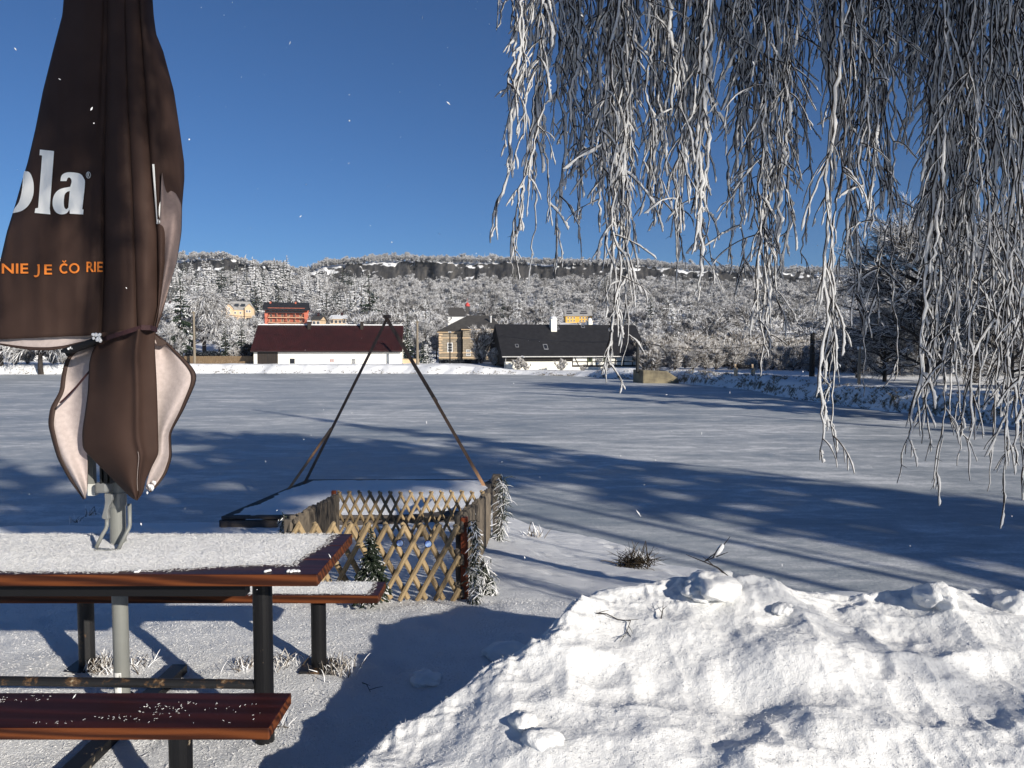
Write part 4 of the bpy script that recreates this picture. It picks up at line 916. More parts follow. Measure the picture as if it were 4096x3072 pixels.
for i, key in enumerate(KEYS):
    ip = N.new('GeometryNodeInstanceOnPoints'); cmp_ = N.new('FunctionNodeCompare'); cmp_.data_type = 'INT'; cmp_.operation = 'EQUAL'
    Lk.new(ak, cmp_.inputs[2]); cmp_.inputs[3].default_value = i; Lk.new(cmp_.outputs[0], ip.inputs['Selection'])
    Lk.new(gi.outputs[0], ip.inputs['Points']); j2 = N.new('GeometryNodeJoinGeometry')
    for nm in ('tm', 'cm'):
        oi = N.new('GeometryNodeObjectInfo'); oi.inputs['Object'].default_value = SPECIES[key][nm]; oi.transform_space = 'ORIGINAL'; Lk.new(oi.outputs['Geometry'], j2.inputs[0])
    g2 = N.new('GeometryNodeGeometryToInstance'); Lk.new(j2.outputs[0], g2.inputs[0]); Lk.new(g2.outputs[0], ip.inputs['Instance'])
    Lk.new(as_, ip.inputs['Scale']); Lk.new(ar, ip.inputs['Rotation']); Lk.new(ip.outputs[0], jn.inputs[0])
Lk.new(jn.outputs[0], go.inputs[0])
md = wo.modifiers.new('forest', 'NODES'); md.node_group = ng

# ---- tall trees behind the terrace whose shadows lie across the ice
species('tall', conifer, 16, 'tall_spruce', 'spruce', seed=60, rad=0.2, whorls=20, per=9, sub=8, mat='green fir')
G7 = 'tall trees behind the terrace'
ct = 1 / math.tan(SUN_EL)
def shade_tree(key, px, H, sx=1.0):
    """tree of height H whose tip's shadow falls on the ice at photograph pixel px"""
    p = Wz(px[0], px[1], ICE); h = H + 0.0 - ICE
    x = p.x + SUN.x / SUN.z * h; y = p.y + SUN.y / SUN.z * h
    plant(key, (x, y, 0.0 - 0.1), H, ['tall spruce outside the view casting its shadow over the ice', 'tall bare tree outside the view casting its shadow over the ice'][key == 'tall_bare'], G7, sx=sx)
species('pine', conifer, 16, 'tall_pine', 'pine', seed=62, rad=0.6, whorls=7, per=7, sub=6, mat='green fir', base=0.77, droop=0.1, hang=0.2, trad=0.009)
hx, hy = -SUN.x / math.hypot(SUN.x, SUN.y), -SUN.y / math.hypot(SUN.x, SUN.y)      # direction the shadows run
def shade_at(key, q, a_, H, sx):
    """q: offset across the shadow direction, a_: how far along it the tip's shadow reaches on the ice"""
    ab = a_ - (H - ICE) * ct; x = -hx * 0 + q * hy + ab * hx; y = -q * hx + ab * hy
    plant(key, (x, y, -0.1), H, {'tall': 'tall spruce outside the view casting its shadow over the ice', 'pine': 'high crowned pine outside the view dappling the jetty with shade'}[key], G7, sx=sx)
for q, a_, H, sx in ((13.8, 26.5, 17, 1.2), (14.9, 25, 17, 1.4), (16.1, 22.5, 16, 1.4), (17.3, 41, 19, 0.6), (17.6, 17, 15, 1.35), (18.6, 12, 14, 1.3), (19.6, 6, 13, 1.0),
                     (15.2, 14, 13, 1.1), (12.8, 7.5, 12, 0.8), (14.8, 9, 13, 1.0), (17.2, 3, 12, 1.0), (12.2, 1.5, 9, 0.9), (17.0, 8, 12, 1.2), (33.8, 21, 16, 0.7), (35.2, 12, 13, 0.9), (31.0, 8, 13, 0.7)):
    shade_at('tall', q, a_, H, sx)
for q, a_, H, sx in ((5.4, 27, 17, 0.7), (7.6, 27, 16, 0.7), (3.4, 30, 18, 0.45), (-5.5, 33, 18, 0.6), (10.4, 33, 18, 1.1), (11.6, 31, 17, 1.1), (12.9, 29, 17, 1.0), (9.9, 25, 15, 0.7), (12.0, 24.5, 15, 0.7)):
    shade_at('pine', q, a_, H, sx)
# spruces beyond the right edge that shade the large bank trees
for x, y, H in ((35, 27, 17), (38, 33, 17), (32.5, 22.5, 16)):
    plant('tall', (x, y, -0.6), H, 'tall spruce outside the view shading the right bank trees', G7, sx=1.3)
# ================================================================== FOREGROUND: SNOW HEAP, TABLE, BENCHES, JETTY
K = 4096 / 2212.0                                # the measurements below were taken on a 2212 px wide view
def V2(u, v, y): return W(u * K, v * K, y)
CREST = np.array([(-1.6, 0.2, 0.1), (-0.95, 2.0, 0.12), (-0.5, 2.85, 0.24), (-0.2, 3.05, 0.37), (0.17, 3.3, 0.50), (0.5, 3.6, 0.60), (0.9, 3.75, 0.61), (1.2, 3.72, 0.56), (1.6, 3.75, 0.52), (2.0, 3.75, 0.57), (2.3, 3.7, 0.58), (2.9, 3.7, 0.52), (3.6, 3.7, 0.58), (6.5, 3.6, 0.6)])
def heap_z(x, y):
    x = np.asarray(x, float); y = np.asarray(y, float)
    wx = x + 0.16 * fbm(x * 2.2, y * 2.2, 3, 71); wy = y + 0.16 * fbm(x * 2.2 + 9, y * 2.2, 3, 72)
    best = np.full(x.shape, 1e9); hc = np.zeros(x.shape); sd = np.zeros(x.shape)
    for a, b in zip(CREST[:-1], CREST[1:]):
        ex, ey = b[0] - a[0], b[1] - a[1]; l2 = ex * ex + ey * ey
        t = np.clip(((wx - a[0]) * ex + (wy - a[1]) * ey) / l2, 0, 1)
        dx = wx - a[0] - t * ex; dy = wy - a[1] - t * ey; d = np.hypot(dx, dy)
        m = d < best; best = np.where(m, d, best); hc = np.where(m, a[2] + (b[2] - a[2]) * t, hc)
        sd = np.where(m, np.sign(ex * dy - ey * dx), sd)
    cs = np.concatenate([np.linspace(a, b, 8, endpoint=False) for a, b in zip(CREST[:-1], CREST[1:])]); sw = np.zeros(x.shape); sh = np.zeros(x.shape)
    for c in cs: w_ = 1 / (((wx - c[0]) ** 2 + (wy - c[1]) ** 2) ** 2 + 0.003); sw += w_; sh += w_ * c[2]
    hc = sh / sw
    near = sd < 0
    dn = np.clip(best, 0, 4)
    z = np.where(near, hc - 0.05 * dn - 0.17 * np.minimum(dn, 0.9) ** 1.4, hc * 1.0 - 0.95 * np.maximum(best - 0.03, 0))
    amp = smooth(-0.15, 0.35, z) * np.where(near, 1, 0.6)
    lum = 1 - billow(x * 1.7, y * 1.7, 3, 81, 0.42)
    z = z + amp * (0.13 * (lum - 0.62) + 0.16 * fbm(x * 1.3 + 5, y * 1.6, 2, 85) * smooth(0.1, 0.6, best) + 0.045 * fbm(x * 4, y * 4, 3, 83) + np.exp(-(best / 0.14) ** 2) * 0.07 * (0.55 - billow(x * 5.5, y * 5.5, 3, 87, 0.6)))
    blob = billow(x * 6.5 + 0.6 * fbm(x * 3, y * 3, 2, 4), y * 6.5, 2, 88)
    z = z + amp * 0.024 * (0.5 - blob) * smooth(-0.1, 0.12, fbm(x * 1.3, y * 1.3, 3, 91))
    z = z + amp * (0.008 * fbm(x * 22, y * 22, 3, 93) + 0.004 * fbm(x * 75, y * 75, 2, 95))
    # a hollow dug into the near face
    q = np.hypot((x - 1.02) / 0.30, (y - 2.95) / 0.10); z = z - 0.07 * np.exp(-q * q) * amp
    return z
xs = np.concatenate([np.linspace(-2.2, -1.0, 40, endpoint=False), np.linspace(-1.0, 3.2, 520, endpoint=False), np.linspace(3.2, 6.5, 80)])
ys = np.concatenate([np.linspace(0.3, 2.0, 60, endpoint=False), np.linspace(2.0, 4.9, 370)])
X, Y = np.meshgrid(xs, ys); Z = heap_z(X, Y); G = near_z(X, Y)
Fq = grid_faces(len(ys), len(xs)); keep = ((Z - G) > -0.06).reshape(-1)[Fq].any(1)
hv = np.stack([X, Y, np.maximum(Z, G - 0.07)], -1).reshape(-1, 3)
def needles(P0, N0, g, ln, wd):
    """tiny ice needles: slim three-sided prisms lying near a surface"""
    n = len(P0); t = unit(np.cross(N0, g.normal(0, 1, (n, 3)))) + N0 * g.uniform(-0.1, 0.7, (n, 1)); L_ = (ln * g.uniform(0.5, 1.4, n))[:, None]
    P = np.stack([P0, P0 + t * L_ * 0.5, P0 + t * L_], 1)
    return tubes(P, np.array([0.6, 1.0, 0.3])[None] * (wd * g.uniform(0.6, 1.3, n))[:, None], 3)
nb = NB(); nb.add(hv, Fq[keep])
g = np.random.default_rng(5); n = 14000; qx = g.uniform(-0.6, 2.6, n); qy = 2.3 + g.random(n) ** 1.3 * 1.5; zz = heap_z(qx, qy); ok = zz > near_z(qx, qy) + 0.03
P0 = np.stack([qx, qy, zz], -1)[ok]; nb.add(*needles(P0, np.broadcast_to(np.array([0, -0.3, 0.95]), P0.shape), g, 0.010, 0.0009))
heap = nb.build('snow_heap', M['snow_heap'], smooth_=True)
tag(heap, 'lumpy ploughed heap of white snow filling lower right corner', 'snow heap')
def hpoint(u, v):
    y = 1.8
    while y < 7:
        p = V2(u, v, y)
        if p.z <= max(float(heap_z(p.x, p.y)), float(near_z(p.x, p.y))): return p
        y += 0.008
    return V2(u, v, 6)
def lump(label, u, v, r, seed, sq=(1.2, 1.0, 0.75), sink=0.35, cat='snow lump'):
    p = hpoint(u, v); bm = bmesh.new(); bmesh.ops.create_icosphere(bm, subdivisions=4, radius=1.0)
    A = np.array([v_.co for v_ in bm.verts]); 
    k = 1 + 0.9 * fbm(A[:, 0] * 1.4 + seed * 3.1 + A[:, 2], A[:, 1] * 1.4 - A[:, 2] * 0.7, 3, seed) + 0.3 * fbm(A[:, 0] * 5 + A[:, 2] * 3, A[:, 1] * 5 + seed, 3, seed + 3)
    A = A * k[:, None] * np.array(sq) * r
    for v_, c in zip(bm.verts, A): v_.co = c
    me = bpy.data.meshes.new('snow_lump'); bm.to_mesh(me); bm.free(); me.materials.append(M['snow_heap'])
    me.polygons.foreach_set('use_smooth', np.ones(len(me.polygons), bool))
    o = link(bpy.data.objects.new('snow_lump', me)); o.location = p + Vector((0, 0, r * sq[2] * (1 - 2 * sink) * 0.6)); o.rotation_euler = (0, 0, seed)
    return tag(o, label, cat, 'loose lumps of snow')
lump('largest snow lump carrying a twig on top of the heap crest', 1535, 1266, 0.12, 1, (1.7, 1.0, 0.55), 0.5)
lump('angular snow lump standing on right end of heap crest', 2022, 1305, 0.085, 2, (1.3, 0.9, 0.75), 0.15)
lump('rounded snow lump at right photo edge on heap crest', 2192, 1318, 0.08, 3, (1.2, 1, 0.8), 0.2)
lump('small snow lump behind crest right of twig lump', 1690, 1316, 0.05, 4, (1.4, 1, 0.6), 0.5)
lump('rounded white lump on near left face of heap casting dark shadow', 1128, 1566, 0.05, 5, (1.2, 1, 0.75), 0.35)
lump('white lump just below the rounded one on near left face', 1168, 1600, 0.055, 6, (1.3, 1, 0.7), 0.45)
lump('shaded snow lump lying on ground left of heap', 1085, 1415, 0.10, 7, (1.4, 1, 0.6))
lump('lower shaded snow lump on ground between bench and heap', 918, 1468, 0.075, 8, (1.3, 1, 0.5))

# ---- oiled wood
def wood(name, c1, c2, c3, rough, spec=0.5, sc=(0.35, 5, 5)):
    m, nt, b = new_mat(name); v = coords(nt, sc)
    n1 = noise(nt, v, 2.2, 5, 0.6, 0.8); wv = nt.nodes.new('ShaderNodeTexWave'); wv.wave_type = 'BANDS'; wv.bands_direction = 'DIAGONAL'
    wv.inputs['Scale'].default_value = 1.6; wv.inputs['Distortion'].default_value = 7.0; wv.inputs['Detail'].default_value = 3; wv.inputs['Detail Scale'].default_value = 1.2; nt.links.new(v, wv.inputs['Vector'])
    f = math_(nt, 'ADD', math_(nt, 'MULTIPLY', wv.outputs['Fac'], 0.45), math_(nt, 'MULTIPLY', n1, 0.55))
    nt.links.new(ramp(nt, f, [(0.28, c3), (0.5, c2), (0.72, c1)]), b.inputs['Base Color'])
    b.inputs['Roughness'].default_value = rough; b.inputs['Specular IOR Level'].default_value = spec
    bump(nt, f, 0.15, 0.004, b); M[name] = m; return m
wood('table edge wood', (0.13, 0.038, 0.011), (0.075, 0.021, 0.007), (0.032, 0.009, 0.004), 0.55, 0.2, (0.5, 9, 9))
wood('wet table top wood', (0.045, 0.010, 0.008), (0.030, 0.007, 0.006), (0.022, 0.005, 0.004), 0.42, 0.2)
m, nt, b = new_mat('chipped black steel'); b.inputs['Roughness'].default_value = 0.42; b.inputs['Specular IOR Level'].default_value = 0.22; v = coords(nt); f = noise(nt, v, 11, 5, 0.7)
nt.links.new(ramp(nt, f, [(0.66, (0.009, 0.009, 0.010)), (0.68, (0.12, 0.09, 0.06)), (0.72, (0.4, 0.37, 0.3))]), b.inputs['Base Color']); M['black_steel'] = m
m, nt, b = new_mat('rusting black steel'); b.inputs['Roughness'].default_value = 0.5; v = coords(nt); f = noise(nt, v, 7, 6, 0.72)
nt.links.new(ramp(nt, f, [(0.54, (0.010, 0.010, 0.011)), (0.60, (0.10, 0.055, 0.025)), (0.66, (0.35, 0.29, 0.2))]), b.inputs['Base Color']); bump(nt, f, 0.3, 0.004, b); M['rust_steel'] = m
def snow_layer(name, parent, org, x0, x1, y0, y1, z, mask, th=0.022, res=0.008, seed=1, nneed=5000, nl=0.012):
    """loose rime lying on a board: a lumpy sheet kept where mask(x, y) is positive"""
    xs = np.arange(x0, x1, res); ys = np.arange(y0, y1, res); X, Y = np.meshgrid(xs, ys); m_ = mask(X, Y)
    h = th * smooth(0, 0.35, m_) * (0.75 + 0.5 * fbm(X * 12, Y * 12, 3, seed)) + 0.004 * smooth(0, 0.1, m_) * vnoise(X * 120, Y * 120, seed + 2)
    Zt = z + np.where(m_ > 0, h, -0.004); F_ = grid_faces(len(ys), len(xs)); k_ = (m_ > 0).reshape(-1)[F_].any(1)
    nb = NB(); nb.add(np.stack([X - org[0], Y - org[1], Zt - org[2]], -1).reshape(-1, 3), F_[k_])
    g = np.random.default_rng(seed); qx = g.uniform(x0, x1, nneed * 2); qy = g.uniform(y0, y1, nneed * 2); mm = mask(qx, qy); ok = mm > -0.06 * g.random(len(qx)); qx, qy, mm = qx[ok], qy[ok], mm[ok]
    hz = z + th * smooth(0, 0.35, mm) * (0.75 + 0.5 * fbm(qx * 12, qy * 12, 3, seed)) + 0.002
    P0 = np.stack([qx - org[0], qy - org[1], hz - org[2]], -1)
    nb.add(*needles(P0, np.broadcast_to(np.array([0, 0, 1.0]), P0.shape), g, nl, 0.0008))
    return nb.build(name, M['snow_fluff'], parent, smooth_=True)
class Local:
    def __init__(s, root): s.root = root; s.o = Vector(root.location)
    def part(s, mb, name, mats, parent=None, **kw):
        mb.v = [tuple(Vector(p) - s.o) for p in mb.v]; return mb.build(name, mats, parent or s.root, **kw)
def board(L, name, x0, x1, y0, y1, z0, z1, label=None):
    """plank slab: darker wet upper face, oiled edges"""
    mb = MB(); mb.box(x0, x1, y0, y1, z0, z1); mb.m = [0, 1, 0, 0, 0, 0]
    return L.part(mb, name, [M['table edge wood'], M['wet table top wood']], bevel=0.004, label=label)
# ---- table
TZ, TX, TY0, TY1 = 0.87, -0.80, 3.0, 3.67
t = thing('picnic_table', 'snow covered dark red wooden table on black steel legs', 'table', (-1.9, 3.33, 0)); L = Local(t)
for y0, y1 in ((TY0, TY0 + 0.222), (TY0 + 0.224, TY0 + 0.446), (TY0 + 0.448, TY1)): board(L, 'table_board', -3.0, TX, y0, y1, TZ - 0.05, TZ)
for x in (-1.13, -2.62): L.part(MB().tube([(x, 3.30, -0.05), (x, 3.30, TZ - 0.052)], 0.043, 20), 'leg', M['black_steel'], smooth_=False)
L.part(MB().box(-2.9, -1.135, 3.10, 3.16, TZ - 0.125, TZ - 0.052).box(-1.2, -1.14, 3.161, 3.55, TZ - 0.1, TZ - 0.052), 'frame_rail', M['black_steel'])
L.part(MB().tube([(-2.62, 3.30, 0.29), (-1.15, 3.30, 0.27)], 0.021, 12), 'stretcher', M['rust_steel'])
def tmask(x, y):
    e = 0.05 * fbm(x * 5, y * 5, 4, 3) + 0.03 * fbm(x * 26, y * 26, 2, 4)
    near = 0.025 + 0.10 * smooth(-1.75, -0.95, x) + 0.02 * fbm(x * 3, 0 * x, 2, 7)
    right = 0.13 - 0.05 * smooth(3.1, 3.6, y)
    return np.minimum(np.minimum((y - TY0 - near) * 1.6, (TX - right - x) * 1.6), (TY1 - 0.012 - y + 0.03 * smooth(-1.9, -2.0, x) * 0) * 3) + e - 0.02
snow_layer('snow_layer', t, (-1.9, 3.33, 0), -2.6, TX - 0.01, TY0 + 0.004, TY1 - 0.004, TZ, tmask, 0.024, 0.0075, 11, 16000)
cr = MB()
for u, v in ((640, 1232), (628, 1245), (300, 1246), (575, 1243)):
    p = V2(u, v, 3.03); 
    for i in range(5): q = Vector((p.x + random.uniform(-.012, .012), p.y + random.uniform(-.01, .01), TZ + 0.004)); cr.lathe([(0.004, -0.003), (0.008, 0), (0.005, 0.006)], q, 6)
L.part(cr, 'snow_crumb', M['snow_fluff'])['kind'] = 'stuff'
# ---- benches
def bench(name, label, y0, y1, xe, legx, ly, snowmask=None, grp='benches either side of the picnic table'):
    t = thing(name, label, 'bench', (-1.7, (y0 + y1) / 2, 0), 0, grp); L = Local(t)
    board(L, 'seat', -3.0, xe, y0, y1, 0.405, 0.45)
    for x in legx:
        L.part(MB().tube([(x, ly, -0.08), (x, ly, 0.403)], 0.042, 20), 'leg', M['rust_steel'] if x < -2 else M['black_steel'])
        L.part(MB().box(x - 0.09, x + 0.09, ly - 0.09, ly + 0.09, -0.06, 0.012), 'foot_plate', M['rust_steel'])
    return t, L
fb, L = bench('bench', 'farther bench dusted with snow behind the picnic table', 3.98, 4.22, -0.73, (-1.09, -2.40), 4.1)
snow_layer('snow_layer', fb, fb.location, -2.6, -0.74, 3.985, 4.215, 0.45, lambda x, y: np.minimum(np.minimum((y - 4.0) * 2.2, (-0.79 - x) * 1.8), (4.23 - y) * 3) + 0.05 * fbm(x * 7, y * 7, 3, 17) + 0.03 * fbm(x * 30, y * 30, 2, 5) - 0.01, 0.02, 0.0075, 12, 5000)
nbk, L = bench('bench', 'nearest wet dark red bench almost bare of snow', 2.57, 2.84, -0.865, (-1.24, -2.5), 2.70)
g = np.random.default_rng(8); n = 650; qx = g.uniform(-2.2, -0.9, n); qy = 2.6 + g.random(n) * 0.22; cl = fbm(qx * 6, qy * 14, 3, 19); ok = (cl > 0.02) & (g.random(n) < smooth(-0.9, -1.5, qx) + 0.12); P0 = np.stack([qx, qy, np.full(n, 0.4505)], -1)[ok] - np.array(nbk.location)
nb = NB(); nb.add(*needles(P0, np.broadcast_to(np.array([0, 0, 1.0]), P0.shape), g, 0.007, 0.0012)); o = nb.build('snow_crumb', M['snow_fluff'], nbk); o['kind'] = 'stuff'

# ---- frosted grass tufts
def blades(base, n, h, spread, g, lean=0.8, r=0.004):
    b = base + np.concatenate([g.normal(0, spread, (n, 2)), np.zeros((n, 1))], 1); a = g.random(n) * 6.28; l = g.uniform(0.1, lean, n)
    return tubes(curves(b, np.stack([np.cos(a) * l, np.sin(a) * l, np.ones(n)], -1), h * g.uniform(0.5, 1.2, n), 5, g, -0.16, 0.08), np.linspace(1, 0.35, 5)[None] * (r * g.uniform(0.6, 1.5, n))[:, None], 4)
def tuft(label, u, v, n, h, sp, r=0.004, mat='rimed thicket'):
    p = gpoint(u * K, v * K); g = np.random.default_rng(int(u)); nb = NB(); nb.add(*blades(np.array([[0, 0, -0.01]]), n, h, sp, g, r=r))
    o = nb.build('grass_tuft', M[mat]); o.location = p; tag(o, label, 'grass tuft', 'frosted grass tufts poking through the snow')
tuft('rimed grass tuft right of farther bench right leg', 728, 1452, 110, 0.10, 0.06, 0.003)
tuft('rimed grass tuft between table leg and farther bench leg', 606, 1436, 50, 0.09, 0.06, 0.0035)
tuft('small rimed grass tuft left of table leg', 524, 1440, 34, 0.07, 0.04, 0.003)
tuft('bushy rimed tuft between rusty bench leg and grey pole', 222, 1446, 110, 0.10, 0.05, 0.003)
tuft('low tuft right of grey parasol pole', 292, 1440, 36, 0.07, 0.05, 0.003)
tuft('little green grey tuft beside near bench end', 600, 1575, 20, 0.07, 0.03, 0.003)
tuft('rimed sprig on snow bank left of grey crank handle', 160, 1128, 16, 0.14, 0.05, 0.007)
tuft('rimed sprig on snow bank close behind crank lever', 196, 1112, 18, 0.15, 0.05, 0.007)
tuft('rimed sprig at ice edge right of lattice corner post', 1155, 1160, 20, 0.2, 0.12, 0.01)
p = gpoint(1372 * K, 1225 * K); g = np.random.default_rng(3); nb = NB(); nb.add(*blades(np.array([[0, 0, 0.03]]), 190, 0.24, 0.09, g, 2.6, 0.005))
frost_mat('dead tussock', 0.1, [(0.0, (0.018, 0.014, 0.010)), (0.5, (0.05, 0.038, 0.024)), (0.85, (0.14, 0.11, 0.07)), (0.95, (0.6, 0.6, 0.6))])
o = nb.build('grass_tussock', M['dead tussock']); o.location = p + Vector((0, 0, 0.0)); tag(o, 'dark brown dead grass tussock at edge of pond ice', 'grass tussock')

# ---- fallen twigs
M['twig'] = plain('black twig bark', (0.028, 0.022, 0.02), None, 20, 0.8)
def twig(label, pts, r, frost_tip=False, sides=5, seed=1):
    P = [Vector(p) for p in pts]; o0 = P[0]; g = random.Random(seed); mb = MB(); mb.tube([p - o0 for p in P], [r * (1 - 0.6 * i / (len(P) - 1)) for i in range(len(P))], 5)
    for i in range(sides):
        k = g.randrange(0, len(P) - 1); a = P[k].lerp(P[k + 1], g.random()) - o0; d = (P[k + 1] - P[k]).normalized(); s_ = Vector((g.uniform(-1, 1), g.uniform(-1, 1), g.uniform(0, .7)))
        e = a + (d + s_ * 0.9).normalized() * r * g.uniform(14, 26); mb.tube([a, a.lerp(e, 0.5) + s_ * r, e], [r * 0.6, r * 0.5, r * 0.25], 4)
    t = thing('twig', label, 'twig', o0, 0, 'dropped twigs on the snow'); mb.build('stem', M['twig'], t)
    if frost_tip:
        e = P[-1] - o0; mb = MB(); d = (P[-1] - P[-2]).normalized(); mb.tube([e - d * 0.05, e - d * 0.02, e, e + d * 0.02, e + d * 0.03], [0.006, 0.011, 0.014, 0.012, 0.005], 8); mb.build('ice_tip', M['snow_fluff'], t, smooth_=True)
def lay(uv, lift=0.008): return [hpoint(u, v) + Vector((0, 0, lift + 0.012 * (i % 2))) for i, (u, v) in enumerate(uv)]
twig('long thin black twig lying on left heap face', lay([(1288, 1328), (1310, 1335), (1335, 1342), (1362, 1350), (1352, 1372), (1340, 1395)]), 0.0032, seed=2)
twig('short black twig standing near top of heap', lay([(1428, 1345), (1432, 1330), (1440, 1318)], 0.02), 0.003, seed=3, sides=2)
p = hpoint(1535, 1258)
twig('dark twig with iced tip rising from largest snow lump', [p + Vector((0.10, 0, 0.02)), p + Vector((0.04, 0.02, 0.07)), p + Vector((-0.03, 0.02, 0.10)), p + Vector((0.02, 0.0, 0.13)), p + Vector((0.045, 0, 0.17))], 0.005, True, 6, 4)
twig('tiny black twig on shaded snow left of heap', lay([(783, 1478), (792, 1486), (800, 1498)]), 0.003, seed=5, sides=2)

# ---- jetty with snow, tripod of laths
DZ = -1.1
M['jetty_wood'] = plain('dark weathered jetty wood', (0.11, 0.092, 0.078), (0.05, 0.043, 0.038), 3, 0.85, 0.4, 12, stretch=(0.4, 3, 3))
c0, c1, c2, c3 = Wz(885, 2066, DZ), Vector((-0.45, 12.7, DZ)), Wz(1969, 1916, DZ), Wz(1231, 1917, DZ)
t = thing('jetty', 'low wooden jetty platform under wind blown snow', 'jetty', (-2.6, 14.4, ICE)); L = Local(t)
mb = MB(); n = 24
for i in range(n):
    a0 = i / n; a1 = (i + 0.9) / n; mb.prism([c0.lerp(c3, a0), c1.lerp(c2, a0), c1.lerp(c2, a1), c0.lerp(c3, a1)], (0, 0, -0.045))
L.part(mb, 'deck', M['jetty_wood'])
mb = MB(); dn = Vector((0, 0, -0.15))
for a, b_ in ((c0, c1), (c1, c2), (c2, c3), (c3, c0)): mb.bar(a + dn, b_ + dn, 0.08, 0.16)
L.part(mb, 'frame', M['jetty_wood'])
for p in (c0, c1, c2, c3, c0.lerp(c1, .5), c3.lerp(c2, .5)):
    q = p.lerp((c0 + c1 + c2 + c3) / 4, 0.05); L.part(MB().tube([q + Vector((0, 0, -1.2)), q + Vector((0, 0, -0.06))], 0.07, 8), 'pile', M['jetty_wood'])
nr, nc = 90, 130; a = np.linspace(0.0, 1, nc)[None]; b_ = np.linspace(0, 1, nr)[:, None]
A = np.array; Pg = (A(c0)[None, None] * (1 - a)[..., None] + A(c1)[None, None] * a[..., None]) * (1 - b_)[..., None] + (A(c3)[None, None] * (1 - a)[..., None] + A(c2)[None, None] * a[..., None]) * b_[..., None]
e = np.minimum(np.minimum(a, 1 - a) * 4, np.minimum(b_, 1 - b_) * 3.7); X, Y = Pg[..., 0], Pg[..., 1]
mm = e - 0.10 + 0.30 * fbm(X * 1.6, Y * 1.6, 4, 33) + 0.35 * np.minimum(fbm(X * 0.9 + 4, Y * 3.0, 4, 37) + 0.16, 0) - 0.30 * smooth(0.6, 1, a) * smooth(0.55, 0.0, b_)
Pg[..., 2] = DZ + np.where(mm > 0, 0.035 * smooth(0, 0.35, mm) + 0.04 * fbm(X * 1.1, Y * 2.2, 4, 35) * smooth(0, .3, mm), -0.02)
F_ = grid_faces(nr, nc); k_ = (mm > 0).reshape(-1)[F_].any(1)
o = mesh_obj('snow_cover', Pg.reshape(-1, 3) - np.array(t.location), F_[k_], M['snow'], t, smooth_=True)
M['lath'] = plain('raw pine lath', (0.40, 0.235, 0.13), (0.24, 0.13, 0.07), 3, 0.75, 0.2, 14, stretch=(4, 4, 0.6))
M['lath_dark'] = plain('weathered brown lath', (0.20, 0.125, 0.085), (0.11, 0.072, 0.05), 3, 0.8, 0.2, 14, stretch=(4, 4, 0.6))
t = thing('lath_tripod', 'tall three legged frame of brown laths standing on jetty', 'tripod', (-2.6, 15.6, DZ)); L = Local(t)
ap = W(1552, 1276, 15.6); f1, f2, f3 = Wz(1152, 1952, DZ + 0.02), Wz(1213, 1932, DZ + 0.02), Wz(1940, 1936, DZ + 0.02)
dv = (f1 - ap); md_ = ap + dv * 0.76
md_ = ap.lerp(f2, 0.66)
L.part(MB().bar(md_ + Vector((0, -0.03, 0)), f1 + Vector((0, -0.03, -.05)), 0.025, 0.05), 'leg_extension', M['lath'])
L.part(MB().bar(ap + Vector((-0.02, 0.03, 0.02)), f2 + Vector((0, 0.03, -.05)), 0.025, 0.055), 'leg', M['lath_dark'])
u_ = (f3 - ap); k = ap + u_ * 0.5
L.part(MB().bar(ap + Vector((-0.05, -0.05, 0.06)), k + Vector((0, -0.05, 0)), 0.025, 0.075), 'leg', M['lath_dark'])
L.part(MB().bar(k - u_ * 0.03 + Vector((0, -0.09, 0)), f3 + Vector((0, -0.09, -0.05)), 0.025, 0.065), 'leg_extension', M['lath'])
L.part(MB().box(ap.x - 0.07, ap.x + 0.05, ap.y - 0.2, ap.y + 0.08, ap.z + 0.02, ap.z + 0.08), 'head_block', M['lath_dark'])

# ---- lattice fence round the gangway
M['lattice'] = plain('raw lattice slat wood', (0.38, 0.28, 0.155), (0.24, 0.175, 0.10), 5, 0.75, 0.3, 20, stretch=(3, 3, 1.0))
M['lattice_dark'] = plain('dark lattice wood', (0.17, 0.14, 0.105), (0.09, 0.075, 0.06), 5, 0.85, 0.3, 20, stretch=(3, 3, 1.0))  # darker slat tone for the two side panels
M['red_post'] = plain('stained red brown post', (0.28, 0.062, 0.02), (0.17, 0.04, 0.015), 4, 0.6, 0.2, 15, stretch=(3, 3, 0.5))
M['grey_post'] = plain('grey weathered post', (0.10, 0.085, 0.07), (0.055, 0.047, 0.04), 5, 0.85, 0.4, 15, stretch=(4, 4, 0.5))
pa = gpoint(1838, 2402); pa.z = float(near_z(pa.x, pa.y)); yf = pa.y
pb = W(1175, 2200, yf); pc = W(1349, 2100, 10.2); pd = W(1953, 2100, 10.2)
t = thing('lattice_fence', 'low diagonal lattice fence closing off the jetty gangway', 'fence', (pa.x - 0.7, 8, -0.5)); L = Local(t)
